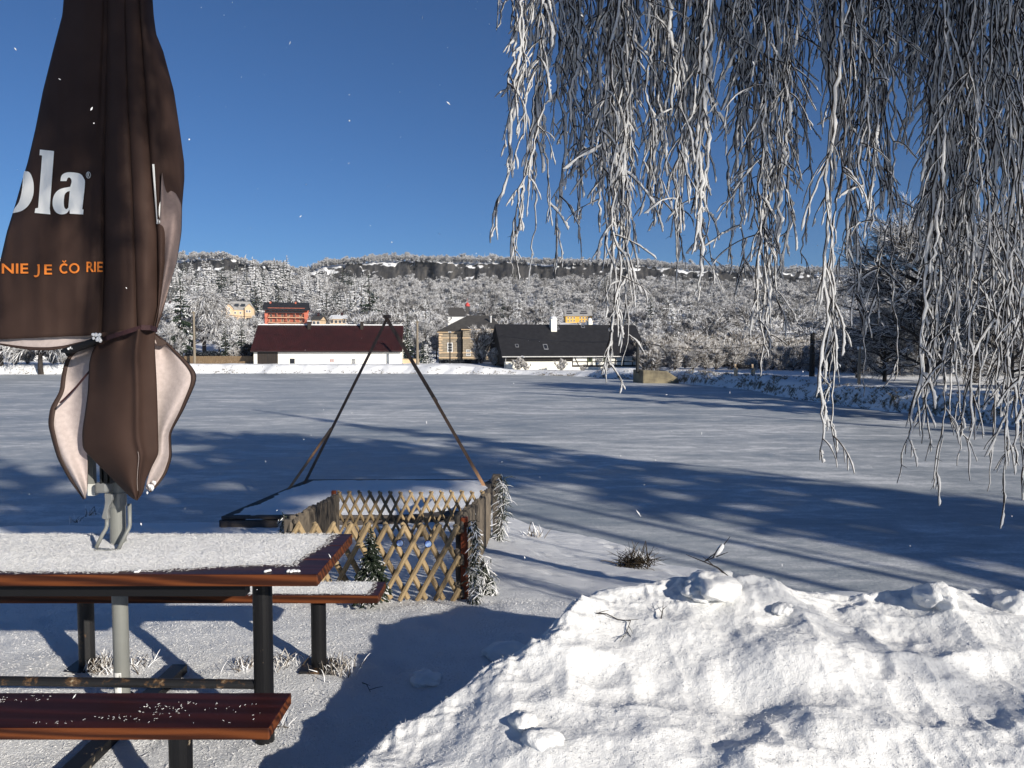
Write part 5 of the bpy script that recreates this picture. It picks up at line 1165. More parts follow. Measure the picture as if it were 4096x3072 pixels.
def lattice(a, za, b_, zb, H, step, run, mat, ends=True):
    """two layers of half-round slats crossing between a and b"""
    a = Vector((a.x, a.y, 0)); b_ = Vector((b_.x, b_.y, 0)); ax = (b_ - a); Lg = ax.length; ax /= Lg; nrm = Vector((ax.y, -ax.x, 0)); mb = MB()
    if nrm.y > 0: nrm = -nrm
    n = int(Lg / step); g = random.Random(int(Lg * 100))
    for s_ in (1, -1):
        for i in range(-int(run / step) - 1, n + int(run / step) + 2):
            x0 = i * step + (0 if s_ > 0 else step * 0.45) ; x1 = x0 + run * s_; t0, t1 = 0.0, 1.0
            for e, sg in ((0, 1), (Lg, -1)):
                f0, f1 = (x0 - e) * sg, (x1 - e) * sg
                if f0 < 0 and f1 < 0: t0, t1 = 1, 0
                elif f0 < 0: t0 = max(t0, f0 / (f0 - f1))
                elif f1 < 0: t1 = min(t1, f0 / (f0 - f1))
            if t1 - t0 < 0.12: continue
            hh = H + g.uniform(-.012, .012); off = nrm * (0.017 * s_)
            def pt(q): x = x0 + (x1 - x0) * q; return a + ax * x + off + Vector((0, 0, za + (zb - za) * x / Lg + hh * q))
            A_, B_ = pt(t0), pt(t1); r = 0.0205 + g.uniform(-.002, .002)
            mb.tube([A_, A_.lerp(B_, .97), B_], [r, r, r * 0.7], 7)
    return L.part(mb, 'lattice_panel', mat)
lattice(pb, float(near_z(pb.x, pb.y)) + 0.01, pa, pa.z + 0.0, 0.575, 0.132, 0.31, M['lattice'])
zc = W(1349, 2153, 10.2).z
lattice(pc, zc, pd, zc + 0.0, 0.66, 0.142, 0.34, M['lattice_dark' if False else 'lattice'])
lattice(pa, pa.z + 0.02, pd, zc + 0.02, 0.62, 0.125, 0.31, M['lattice_dark'])
lattice(pb, float(near_z(pb.x, pb.y)) + 0.02, pc, zc + 0.02, 0.6, 0.125, 0.31, M['lattice_dark'])
def post(p, z0, z1, w, mat, dx=0, dy=0): L.part(MB().box(p.x + dx - w / 2, p.x + dx + w / 2, p.y + dy - w / 2, p.y + dy + w / 2, z0, z1), 'post', mat, bevel=0.006)
post(pa, pa.z - 0.1, pa.z + 0.62, 0.055, M['red_post'], 0.035, 0.05); post(pb, -0.9, float(near_z(pb.x, pb.y)) + 0.6, 0.075, M['grey_post'], -0.04, 0.05)
post(pc, zc - 0.5, zc + 0.68, 0.06, M['red_post'], -0.03, -0.05); post(Vector((pd.x, pd.y + 0.9, 0)), -1.7, zc + 0.74, 0.12, M['grey_post'], 0.10)
L.part(MB().bar(Vector((pd.x, pd.y + 0.1, zc + 0.63)), Vector((pd.x + 0.02, pd.y + 2.4, zc + 0.45)), 0.03, 0.09).bar(Vector((pd.x, pd.y + 0.1, zc + 0.3)), Vector((pd.x + 0.02, pd.y + 2.4, zc + 0.1)), 0.03, 0.09), 'hand_rail', M['grey_post'])
# ---- frosted fir garlands, little fir, glass ornaments
frost_mat('fir garland', 0.5, [(0.0, (0.02, 0.028, 0.018)), (0.34, (0.09, 0.10, 0.08)), (0.55, (0.45, 0.46, 0.45)), (0.74, FW)])
def garland(label, pts, r, n, seed, twl, tw, mat='rimed fir', grp='frosted garlands on the lattice fence'):
    g = np.random.default_rng(seed); P = np.array([tuple(p) for p in pts], float); o0 = P[0].copy(); P = P - o0
    t = g.random(n) * (len(P) - 1); i = np.minimum(t.astype(int), len(P) - 2); w = (t - i)[:, None]; b_ = P[i] * (1 - w) + P[i + 1] * w + g.normal(0, r, (n, 3))
    d = g.normal(0, 1, (n, 3)) * np.array([0.9, 0.9, 0.5]) + np.array([0, 0, -0.55])
    C_ = curves(b_, d, twl * g.uniform(0.6, 1.3, n), 4, g, -0.22, 0.12); nb = NB(); nb.add(*tubes(C_, np.array([0.7, 1, 1, 0.4])[None] * (tw * g.uniform(0.6, 1.4, n))[:, None], 4))
    th_ = thing('garland', label, 'garland', o0, 0, grp); nb.build('needles', M[mat], th_); MB().tube([tuple(p) for p in P], 0.008, 5).build('cord', M['twig'], th_)
q = Vector((pa.x + 0.10, pa.y - 0.03, 0))
garland('frosted fir garland hanging down the near lattice corner post', [q + Vector((0, 0, pa.z + 0.6)), q + Vector((0.03, 0, pa.z + 0.45)), q + Vector((-0.01, -.02, pa.z + 0.25)), q + Vector((0.03, -.05, pa.z + 0.1)), q + Vector((0.0, -.08, pa.z + 0.02))], 0.017, 520, 4, 0.06, 0.0035, 'fir garland')
garland('second shorter garland just behind near lattice corner post', [q + Vector((0.06, 0.35, pa.z + 0.2)), q + Vector((0.10, 0.30, pa.z + 0.06)), q + Vector((0.12, 0.25, pa.z - 0.05))], 0.03, 300, 5, 0.07, 0.0035, 'fir garland')
q = Vector((pd.x + 0.17, pd.y + 0.7, 0))
garland('long frosted strands draped over farther grey jetty post', [q + Vector((0, 0, zc + 0.75)), q + Vector((0.04, -0.5, zc + 0.4)), q + Vector((0.0, -1.0, zc + 0.12)), q + Vector((-0.03, -1.6, zc - 0.02))], 0.028, 420, 6, 0.17, 0.004, 'fir garland')
frost_mat('sapling needles', 0.2, [(0.0, (0.010, 0.016, 0.010)), (0.5, (0.022, 0.03, 0.018)), (0.8, (0.07, 0.08, 0.07)), (0.93, (0.5, 0.5, 0.5))])
sy_ = yf - 0.22; p = Vector(((797 - 1106) / 1600 * sy_, sy_, 0)); p.z = CAMZ - (1306 - 752) / 1600 * sy_; tr, cr, mats = conifer(CAMZ - 388 * sy_ / 1600 - p.z, 71, rad=0.31, whorls=30, per=11, sub=11, tw=0.003, droop=0.3, mat='sapling needles', base=0.1, hang=0.3)
t = thing('small_fir', 'small dark fir sapling standing between bench and lattice fence', 'fir', p, 0.4); mesh_obj('trunk', np.concatenate(tr.v), tr.f, M['bark'], t); cr.build('crown', mats, t)
p = W(1135, 2065, 6.3); garland('frost crusted fir sprig on left lattice post', [p, p + Vector((0.01, 0, -0.12)), p + Vector((0.02, -0.02, -0.3))], 0.015, 260, 9, 0.06, 0.0035, 'fir garland')
m, nt, b = new_mat('blue glass'); b.inputs['Base Color'].default_value = (0.05, 0.12, 0.42, 1); b.inputs['Roughness'].default_value = 0.12; b.inputs['Specular IOR Level'].default_value = 0.8; nt.links.new(ramp(nt, noise(nt, coords(nt), 30, 3), [(0.4, (0.03, 0.07, 0.3)), (0.6, (0.35, 0.5, 0.8))]), b.inputs['Base Color']); M['blue_glass'] = m
for (u, v), lb in (((1600, 2172), 'left blue glass disc hanging on front lattice'), ((1713, 2175), 'right blue glass disc with frosted rim on front lattice'), ((1888, 2116), 'blue glass disc beside frosted garland on corner post')):
    p = W(u, v, yf - 0.06 + (0.3 if u > 1800 else 0)); t = thing('glass_ornament', lb, 'ornament', p, 0, 'blue glass ornaments on the lattice')
    mb = MB(); mb.tube([(0, -0.008, 0), (0, 0.008, 0)], 0.024, 18); mb.build('disc', M['blue_glass'], t)
    mb = MB(); mb.tube([(0.026 * math.cos(a), 0, 0.026 * math.sin(a)) for a in np.linspace(0, 6.283, 19)], 0.004, 6, False); mb.tube([(0, 0, 0.028), (0, 0.01, 0.10)], 0.0015, 4); mb.build('rim', M['iron'], t)

# loose rime needles over the terrace snow in front
g = np.random.default_rng(15); n = 60000; qy = 2.4 + g.random(n) ** 1.4 * 3.2; qx = (g.random(n) * 1.5 - 0.75) * qy; ok = (heap_z(qx, qy) < near_z(qx, qy)) & (qx < 1.0); qx, qy = qx[ok], qy[ok]
P0 = np.stack([qx, qy, near_z(qx, qy)], -1); nb = NB(); nb.add(*needles(P0, np.broadcast_to(np.array([0, 0, 1.0]), P0.shape), g, 0.013, 0.0016))
tag(nb.build('rime_needles', M['snow_fluff']), 'loose rime needles scattered over the terrace snow', 'rime', kind='stuff')
# ================================================================== CLOSED PARASOL
YP = 3.42
m, nt, b = new_mat('brown canopy cloth'); b.inputs['Roughness'].default_value = 0.75; b.inputs['Specular IOR Level'].default_value = 0.15
v = coords(nt); f = noise(nt, v, 5, 4, 0.6); nt.links.new(ramp(nt, f, [(0.3, (0.036, 0.0205, 0.016)), (0.7, (0.048, 0.028, 0.022))]), b.inputs['Base Color'])
fine = coords(nt); bump(nt, noise(nt, fine, 700, 2, 0.5), 0.25, 0.001, b); M['cloth'] = m
M['lining'] = plain('pale pink lining cloth', (0.46, 0.39, 0.37), (0.39, 0.33, 0.31), 60, 0.85, 0.2, 500)
M['lining_shade'] = plain('lining darkened for shade', (0.20, 0.15, 0.14), (0.165, 0.125, 0.115), 60, 0.85, 0.2, 500)  # same lining, its colour darkened for the shade on the angled fold
M['hem'] = plain('dark brown hem', (0.045, 0.026, 0.02), None, 30, 0.7)
M['strap'] = plain('maroon strap', (0.035, 0.012, 0.014), None, 40, 0.6, 0.3, 600)
M['black_cloth'] = plain('black cloth knot', (0.008, 0.008, 0.009), None, 20, 0.7)
M['letter_white'] = plain('white print', (0.90, 0.89, 0.84), (0.83, 0.82, 0.77), 9, 0.7)
M['letter_orange'] = plain('orange print', (0.86, 0.24, 0.035), None, 9, 0.7)
M['grey_tube'] = plain('grey coated tube', (0.20, 0.205, 0.19), (0.17, 0.175, 0.165), 4, 0.42, spec=0.4)
M['silver'] = plain('silver casting', (0.24, 0.245, 0.24), (0.19, 0.195, 0.19), 6, 0.38, metal=0.3)
M['dark_plastic'] = plain('black plastic', (0.014, 0.016, 0.016), None, 6, 0.35)
M['white_plastic'] = plain('white plastic cap', (0.72, 0.72, 0.68), None, 6, 0.5)
par = thing('parasol', 'closed dark brown cloth parasol with printed lettering through the table', 'parasol', (W(474, 2190, YP).x, YP, 0)); LP = Local(par); o_ = np.array(par.location)
RV = [-640, -330, 0, 60, 136, 205, 365, 517, 650, 716, 822, 928, 1054, 1119, 1225, 1318, 1380]
U0 = [318, 285, 254, 249, 229, 211, 171, 141, 110, 90, 60, 27, -2, -25, -64, -107, -135]
U1 = [395, 420, 431, 430, 429, 428, 425, 421, 417, 416, 415, 415, 415, 414, 411, 405, 402]
U2_ = [410, 460, 500, 501, 503, 505, 510, 516, 522, 526, 530, 535, 540, 542, 545, 548, 549]
U3 = [420, 510, 558, 560, 565, 570, 582, 592, 601, 607, 618, 627, 630, 631, 630, 612, 612]
U4 = [440, 560, 611, 615, 625, 653, 696, 719, 737, 738, 729, 726, 706, 684, 653, 624, 622]
WR = np.interp(RV, [-640, 0, 1054, 1318], [0.12, 0.48, 1.0, 0.9])
def ucol(p, t, v):
    """column position on the canopy: panel p (0-3), fraction t"""
    A = [U0, U1, U2_, U3, U4]; a = np.interp(v, RV, A[p]); b = np.interp(v, RV, A[p + 1]); return a + (b - a) * t
KD = [-0.09, -0.20, -0.27, -0.22, 0.0]; BG = [0.085, 0.055, 0.04, 0.085]
def cdepth(p, t, v):
    d = KD[p] + (KD[p + 1] - KD[p]) * t - BG[p] * np.power(np.sin(np.pi * np.clip(t, 0, 1)), 0.6)
    u = ucol(p, t, v)
    d = d + 0.026 * fbm(u / 70.0 + 3.1, v / 900.0, 2, 44) + 0.008 * fbm(u / 40.0, v / 420.0, 2, 45) + 0.04 * fbm(u / 160, v / 240, 3, 49) * smooth(500, 1300, v)
    if p == 0: d = d - 0.014 * smooth(0.86, 0.885, t) * smooth(650, 800, v) + 0.02 * np.exp(-((t - 0.93) / 0.03) ** 2) * smooth(700, 200, v)
    return YP + d * np.interp(v, RV, WR)
nrow, nc = 120, 46
cols = []
for p in range(4):
    for t in np.linspace(0, 1, nc, endpoint=(p == 3)):
        cols.append((p, t))
def vend(p, t):
    if p == 0: return 1362 - 22 * t
    return {1: 1366 - 60 * t, 2: 1318 - 6 * t, 3: 1310 + 12 * t}[p] + 12
Vg = np.zeros((nrow, len(cols), 3))
for j, (p, t) in enumerate(cols):
    vs_ = np.linspace(-640, vend(p, t), nrow); us = ucol(p, np.full(nrow, t), vs_); ds_ = cdepth(p, np.full(nrow, t), vs_)
    for i in range(nrow): Vg[i, j] = W(us[i], vs_[i], ds_[i])
# back of the bundle, from the right edge round to the left edge
nb_ = 18; back = np.zeros((nrow, nb_, 3)); a0 = Vg[:, -1]; a1 = Vg[:, 0]
for k in range(nb_):
    t = (k + 1) / (nb_ + 1); s_ = math.sin(math.pi * t); back[:, k] = a0 * (1 - t) + a1 * t + np.stack([np.zeros(nrow), 0.30 * s_ * np.interp(np.linspace(-640, 1350, nrow), RV, WR) + 0.03 * math.sin(9 * t), -0.02 * s_ * np.ones(nrow)], -1)
full = np.concatenate([Vg, back], 1); ncol = full.shape[1]
i = np.arange(nrow - 1)[:, None] * ncol; j = np.arange(ncol)[None]; jn = (j + 1) % ncol
Fq = np.stack([i + j, i + ncol + j, i + ncol + jn, i + jn], -1).reshape(-1, 4)
# cut the hidden rear lower edge free above the front hem so the lining shows under it
can = mesh_obj('canopy', full.reshape(-1, 3) - o_, Fq, [M['cloth'], M['lining']], par, smooth_=True)
sd_ = can.modifiers.new('cloth', 'SOLIDIFY'); sd_.thickness = 0.003; sd_.offset = -1; sd_.use_flip_normals = False
def sheet(name, L_, R_, dl, dr, nr, ncs, mats, wave=None, parent=None, two=True):
    """cloth between a left and a right outline (photograph pixels), depths dl -> dr"""
    def res(C):
        C = np.array(C, float); s = np.concatenate([[0], np.cumsum(np.hypot(*np.diff(C, axis=0).T))]); q = np.linspace(0, s[-1], nr)
        k = np.hanning(7)[1:-1]; k /= k.sum()
        r = np.stack([np.interp(q, s, C[:, 0]), np.interp(q, s, C[:, 1])], -1)
        for _ in range(2): r[2:-2] = np.stack([np.convolve(np.pad(r[:, a], 2, mode='edge'), k, 'valid') for a in (0, 1)], -1)[2:-2]
        return r
    A = res(L_); B = res(R_); G_ = np.zeros((nr, ncs, 3))
    for i in range(nr):
        for j in range(ncs):
            t = j / (ncs - 1); w = i / (nr - 1); u, v = A[i] * (1 - t) + B[i] * t; d = dl(w) * (1 - t) + dr(w) * t + (wave(t, w) if wave else 0)
            G_[i, j] = W(u, v, d)
    o = mesh_obj(name, G_.reshape(-1, 3) - o_, grid_faces(nr, ncs)[:, ::-1], mats, parent or par, smooth_=True)
    md = o.modifiers.new('cloth', 'SOLIDIFY'); md.thickness = 0.003; md.offset = -1
    if two: md.material_offset = 1; md.material_offset_rim = 1
    return o, A, B, G_
C_ = [M['cloth'], M['cloth']]; LN = [M['lining'], M['cloth']]
# tail: the tied cloth below the strap
TL = [(402, 1330), (386, 1371), (366, 1410), (356, 1451), (351, 1570), (340, 1650), (328, 1729), (330, 1796), (395, 1862), (470, 1937), (524, 1993), (544, 2001)]
TR = [(622, 1312), (620, 1360), (620, 1398), (624, 1470), (627, 1530), (631, 1640), (633, 1729), (635, 1816), (610, 1862), (583, 1922), (572, 1975), (550, 2001)]
tail, A, B, GT = sheet('tail_flap', TL, TR, lambda w: 3.20 + 0.05 * w, lambda w: 3.19 + 0.05 * w, 90, 44, C_, lambda t, w: -0.055 * math.sin(math.pi * t) ** 0.7 - 0.022 * math.exp(-((t - 0.70 - 0.05 * w) / 0.05) ** 2) + 0.014 * math.sin(7 * t + 2.2 * w) + 0.02 * (1 - w) * math.sin(16 * t) * math.exp(-w * 5))
# stitched patch and seam on the tail
st_ = MB()
def tp(t, w, off=-0.003):
    i = min(int(w * 89), 88); j = min(int(t * 43), 42); P = Vector(GT[i, j]); P2 = Vector(GT[i + 1, j]); fr = w * 89 - i; q = P.lerp(P2, fr); return q + Vector((0, off, 0)) - par.location
st_.tube([tp(0.70, w) for w in np.linspace(0.68, 0.93, 16)], 0.0008, 4)
st_.build('seam', M['lining'], tail)
# lining flaps with brown hems
L1 = [(385, 1380), (330, 1394), (285, 1411), (262, 1451), (250, 1510), (245, 1564), (206, 1630), (197, 1696), (219, 1782), (236, 1836), (279, 1915), (338, 1997)]
L2 = [(415, 1372), (400, 1390), (385, 1420), (375, 1460), (372, 1500), (372, 1570), (362, 1650), (352, 1729), (348, 1796), (350, 1860), (349, 1940), (344, 1990)]
lf, A, B, GL = sheet('lining_flap', L1, L2, lambda w: 3.34 - 0.05 * w, lambda w: 3.27, 80, 26, LN, lambda t, w: 0.05 * math.sin(5.0 * t - 4.5 * w + 0.6) * (0.3 + w * 0.7) * (1 - 0.5 * t))
def hem(G_, flap, side_, wpx, n=2):
    i0 = 0 if side_ < 0 else -1; mb = MB(); pts = G_[:, i0]; inn = G_[:, (wpx if side_ < 0 else -1 - wpx)]
    nr = len(pts); vs = []
    for i in range(nr): vs += [Vector(pts[i]) + Vector((0.003 * side_, -0.006, 0)) - par.location, Vector(inn[i]) + Vector((0, -0.006, 0)) - par.location, Vector(inn[i]) + Vector((0, -0.0036, 0)) - par.location, Vector(pts[i]) + Vector((0.004 * side_, 0.004, 0)) - par.location]
    fs = [(a * 4 + k, a * 4 + (k + 1) % 4, a * 4 + 4 + (k + 1) % 4, a * 4 + 4 + k) for a in range(nr - 1) for k in range(4)]
    mb.add(vs, fs); return mb.build('hem', M['hem'], flap, smooth_=True)
hem(GL, lf, -1, 3)
mb = MB(); pp = [(395, 1424), (372, 1468), (345, 1500), (305, 1548), (262, 1592), (240, 1612)]
mb.tube([W(u, v_, 3.262 - 0.01 * i) - par.location for i, (u, v_) in enumerate(pp)], 0.0045, 6); mb.build('cord', M['strap'], lf)
R1 = [(600, 1340), (606, 1380), (610, 1420), (615, 1470), (618, 1520), (620, 1580), (622, 1660), (626, 1740), (630, 1815), (605, 1870), (588, 1920), (584, 1952)]
R2 = [(617, 1332), (668, 1371), (723, 1424), (760, 1462), (783, 1496), (778, 1534), (729, 1643), (678, 1733), (684, 1829), (662, 1895), (625, 1946), (600, 1968)]
rfp, A, B, GR = sheet('lining_flap', R1, R2, lambda w: 3.27, lambda w: 3.33 - 0.04 * w, 80, 26, LN, lambda t, w: 0.045 * math.sin(4.2 * t + 5.0 * w) * t + 0.02 * math.sin(9 * w) * t)
hem(GR, rfp, 1, 2)
M['lining_patch'] = M['hem']
mb = MB(); mb.prism([W(u, v_, d_) - par.location for u, v_, d_ in ((620, 1345, 3.255), (672, 1371, 3.285), (655, 1382, 3.275), (630, 1384, 3.262))], (0, -0.004, 0)); mb.build('corner_patch', M['hem'], rfp)
# sunlit lining that shows below the front hem
lip, A, B, GP = sheet('rear_lining', [(-150, 1340), (-60, 1338), (0, 1338), (66, 1332), (133, 1326), (200, 1330), (259, 1338), (320, 1340), (392, 1340)], [(-150, 1352), (-60, 1370), (0, 1380), (66, 1393), (133, 1402), (200, 1402), (259, 1393), (320, 1374), (398, 1358)], lambda w: 3.37 - 0.13 * w - 0.07 * math.sin(math.pi * w), lambda w: 3.34 - 0.11 * w - 0.07 * math.sin(math.pi * w), 60, 12, [M['lining'], M['lining']], lambda t, w: 0.012 * math.sin(math.pi * t))
hem(GP, lip, 1, 2)
# folded-back lining along the right side
fold, A, B, GF = sheet('turned_lining', [(648, 693), (644, 740), (640, 828), (637, 900), (634, 1000), (634, 1100), (634, 1200), (630, 1285), (621, 1320)], [(652, 690), (690, 752), (729, 815), (727, 928), (707, 1054), (685, 1119), (655, 1225), (634, 1290), (624, 1322)], lambda w: 3.20 + 0.02 * w, lambda w: 3.33 - 0.09 * w, 60, 20, [M['lining_shade'], M['cloth']], lambda t, w: -0.05 * math.sin(math.pi * t) * math.sin(math.pi * min(1, w * 1.1 + 0.05)) - 0.012 * math.sin(8 * t + 6 * w))
# strap, knot, snow on the knot
mb = MB(); sp = [(392, 1360), (430, 1352), (464, 1341), (514, 1325), (564, 1310), (600, 1311), (628, 1319)]; dp = [3.19, 3.12, 3.105, 3.10, 3.10, 3.13, 3.22]
for a in range(len(sp) - 1):
    p0, p1 = W(*sp[a], dp[a]), W(*sp[a + 1], dp[a + 1]); mb.bar(p0 - par.location, p1 - par.location, 0.004, 0.018 if a < 4 else 0.021)
mb.build('strap', M['strap'], par)
mb = MB(); mb.tube([W(u, v_, d_) - par.location for u, v_, d_ in ((250, 1404, 3.24), (285, 1398, 3.2), (330, 1384, 3.17), (370, 1368, 3.15), (398, 1354, 3.13), (408, 1346, 3.14))], [0.008, 0.018, 0.017, 0.016, 0.014, 0.005], 9)
mb.prism([W(u, v_, 3.235) - par.location for u, v_ in ((248, 1400), (282, 1402), (292, 1412), (268, 1425))], (0, 0.004, 0)); kn = mb.build('knot', M['black_cloth'], par, smooth_=True)
mb = MB(); g = random.Random(4)
for k in range(16):
    u, v_ = (g.uniform(366, 404), g.uniform(1336, 1368)) if k < 12 else (g.uniform(264, 296), g.uniform(1388, 1397))
    r_ = g.uniform(0.005, 0.009); mb.lathe([(r_ * .4, -r_), (r_, -r_ * .2), (r_ * .9, r_ * .5), (r_ * .3, r_)], W(u, v_, 3.115 if k < 12 else 3.18) - par.location, 7)
mb.build('snow_clump', M['snow_fluff'], kn, smooth_=True)['kind'] = 'stuff'
mb = MB()
for k in range(9): r_ = g.uniform(0.004, 0.009); mb.lathe([(r_ * .4, -r_ * 1.6), (r_, -r_ * .2), (r_ * .9, r_ * .5), (r_ * .3, r_ * 1.3)], W(g.uniform(586, 600) + (k % 3) * 10, g.uniform(1925, 1985), 3.26) - par.location, 7)
mb.build('snow_clump', M['snow_fluff'], rfp, smooth_=True)['kind'] = 'stuff'
# ---- printing on the front-left panel
def on_panel(u, v, off=0.006):
    p = 0
    for q in range(4):
        if u > np.interp(v, RV, [U0, U1, U2_, U3, U4][q]): p = q
    a = np.interp(v, RV, [U0, U1, U2_, U3, U4][p]); b = np.interp(v, RV, [U0, U1, U2_, U3, U4][p + 1]); t = (u - a) / (b - a)
    return W(u, v, float(cdepth(p, t, v)) - off) - par.location
def cr(pts, closed=True, n=5):
    """Catmull-Rom through points; a point given twice stays a corner"""
    out = []; N_ = len(pts)
    for i in range(N_ if closed else N_ - 1):
        p0, p1, p2, p3 = (np.array(pts[(i + k) % N_], float) for k in (-1, 0, 1, 2))
        if np.allclose(p1, p2): continue
        if np.allclose(p0, p1): p0 = 2 * p1 - p2
        if np.allclose(p2, p3): p3 = 2 * p2 - p1
        for t in np.arange(n) / n:
            out.append(tuple(0.5 * (2 * p1 + (p2 - p0) * t + (2 * p0 - 5 * p1 + 4 * p2 - p3) * t * t + (3 * p1 - p0 - 3 * p2 + p3) * t ** 3)))
    return out
def flat_mesh(loops):
    """2D outlines with holes -> triangulated, finely cut mesh (bmesh)"""
    cu = bpy.data.curves.new('outline', 'CURVE'); cu.dimensions = '2D'; cu.fill_mode = 'BOTH'
    for lp in loops:
        s = cu.splines.new('POLY'); s.points.add(len(lp) - 1); s.use_cyclic_u = True
        for q, (x, y) in zip(s.points, lp): q.co = (x * 0.01, -y * 0.01, 0, 1)
    ob = bpy.data.objects.new('outline', cu); COL.objects.link(ob); me = bpy.data.meshes.new_from_object(ob.evaluated_get(bpy.context.evaluated_depsgraph_get()))
    bpy.data.objects.remove(ob); bpy.data.curves.remove(cu); return me
def decal(name, loops=None, mat=None, me=None, fn=None, off=0.006, parent=None):
    me = me or flat_mesh(loops); bm = bmesh.new(); bm.from_mesh(me); bmesh.ops.remove_doubles(bm, verts=bm.verts, dist=1e-5); bmesh.ops.triangulate(bm, faces=bm.faces)
    for _ in range(3):
        long_ = [e for e in bm.edges if e.calc_length() > 0.14]
        if long_: bmesh.ops.subdivide_edges(bm, edges=long_, cuts=1); bmesh.ops.triangulate(bm, faces=bm.faces)
    for v_ in bm.verts:
        x, y = v_.co.x * 100, -v_.co.y * 100
        if fn: x, y = fn(x, y)
        v_.co = on_panel(x, y, off)
    nm = bpy.data.meshes.new(name); bm.to_mesh(nm); bm.free(); nm.materials.append(mat); return link(bpy.data.objects.new(name, nm), parent or can)
z = lambda pts: [(x / 1.508, y / 1.508) for x, y in pts]
O_ = cr(z([(147, 1031), (147, 1031), (178, 1040), (197, 1080), (204, 1130), (198, 1185), (172, 1238), (130, 1272), (76, 1286), (76, 1286), (88, 1256), (88, 1256), (112, 1222), (128, 1170), (136, 1110), (140, 1060)]))
l_ = z([(241, 902), (326, 911), (300, 1257), (304, 1293), (209, 1284), (213, 1257), (230, 1254), (254, 938), (238, 935)])
a_o = cr(z([(364, 1092), (372, 1058), (400, 1041), (440, 1040), (484, 1049), (506, 1076), (512, 1112), (496, 1262), (496, 1262), (504, 1264), (504, 1264), (501, 1293), (501, 1293), (421, 1289), (421, 1289), (419, 1266), (419, 1266), (398, 1288), (362, 1292), (333, 1275), (317, 1232), (326, 1178), (360, 1142), (424, 1126), (424, 1126), (432, 1094), (424, 1074), (410, 1072), (401, 1092), (401, 1092), (364, 1092)]))
a_i = cr(z([(421, 1152), (421, 1152), (412, 1252), (412, 1252), (400, 1262), (388, 1250), (385, 1215), (390, 1175), (404, 1158)]))
for nm, lp in (('letter', [O_]), ('letter', [l_]), ('letter', [a_o, a_i])): decal('lettering', lp, M['letter_white'])
ring = [(533 + 14 * math.cos(t), 1056 + 20 * math.sin(t)) for t in np.linspace(0, 2 * math.pi, 28, endpoint=False)]; ring2 = [(533 + 11.6 * math.cos(t), 1056 + 17 * math.sin(t)) for t in np.linspace(0, 2 * math.pi, 28, endpoint=False)]
decal('lettering', [z(ring), z(ring2)], M['letter_white'])
def text_decal(txt, u0, v0, u1, v1, mat, slant=0.0, bold=0.018):
    cu = bpy.data.curves.new('text', 'FONT'); cu.body = txt; cu.offset = bold; ob = bpy.data.objects.new('text', cu); COL.objects.link(ob)
    me = bpy.data.meshes.new_from_object(ob.evaluated_get(bpy.context.evaluated_depsgraph_get())); bpy.data.objects.remove(ob)
    A_ = np.array([v_.co for v_ in me.vertices]); lo, hi = A_.min(0), A_.max(0)
    for v_ in me.vertices:
        x = (v_.co.x - lo[0]) / (hi[0] - lo[0]); y = (v_.co.y - lo[1]) / (hi[1] - lo[1]); v_.co = ((u0 + (u1 - u0) * x) * 0.01, -(v1 + (v0 - v1) * y + slant * x) * 0.01, 0)
    decal('lettering', None, mat, me)
text_decal('R', 349.5, 691, 358, 709, M['letter_white'], bold=0.0)
OM = M['letter_orange']
text_decal('NIE', 7, 1054, 113, 1094, OM); text_decal('E', 177, 1058, 208, 1098, OM)
# J with a descending hook, C with caron, O
def stroke(pts, w): 
    P = np.array(pts, float); T = np.gradient(P, axis=0); T /= np.linalg.norm(T, axis=1, keepdims=True); N_ = np.stack([-T[:, 1], T[:, 0]], -1) * w / 2
    return [tuple(q) for q in np.concatenate([P + N_, (P - N_)[::-1]])]
decal('lettering', [stroke(cr([(155, 1060), (155, 1060), (155, 1078), (154, 1096), (148, 1104), (139, 1101)], False, 6) + [(139, 1101)], 7.5)], OM)
decal('lettering', [stroke([(149.5, 1060.5), (158.6, 1060.5)], 6)], OM)
arc = lambda cx, cy, rx, ry, a0, a1, n=26: [(cx + rx * math.cos(t), cy + ry * math.sin(t)) for t in np.linspace(a0, a1, n)]
decal('lettering', [stroke(arc(257, 1074, 15.5, 17, -0.75, -5.5), 7.5)], OM); decal('lettering', [stroke([(250, 1043), (257, 1050), (264, 1042)], 4.5)], OM)
decal('lettering', [arc(297, 1073, 21, 20.5, 0, 2 * math.pi - 0.01, 34), arc(297, 1073, 13.8, 13.5, 0, 2 * math.pi - 0.01, 34)], OM)
text_decal('RIE', 346, 1047, 411, 1088, OM)
# sliver of the next printed side on the right panels
decal('lettering', [z([(918, 990), (931, 990), (950, 1322), (956, 1324), (954, 1352), (942, 1350), (943, 1322)])], M['letter_white'], off=0.012)
decal('lettering', [cr(z([(967, 1214), (967, 1214), (960, 1240), (958, 1285), (962, 1318), (962, 1318), (966, 1270)]))], M['letter_white'], off=0.02)
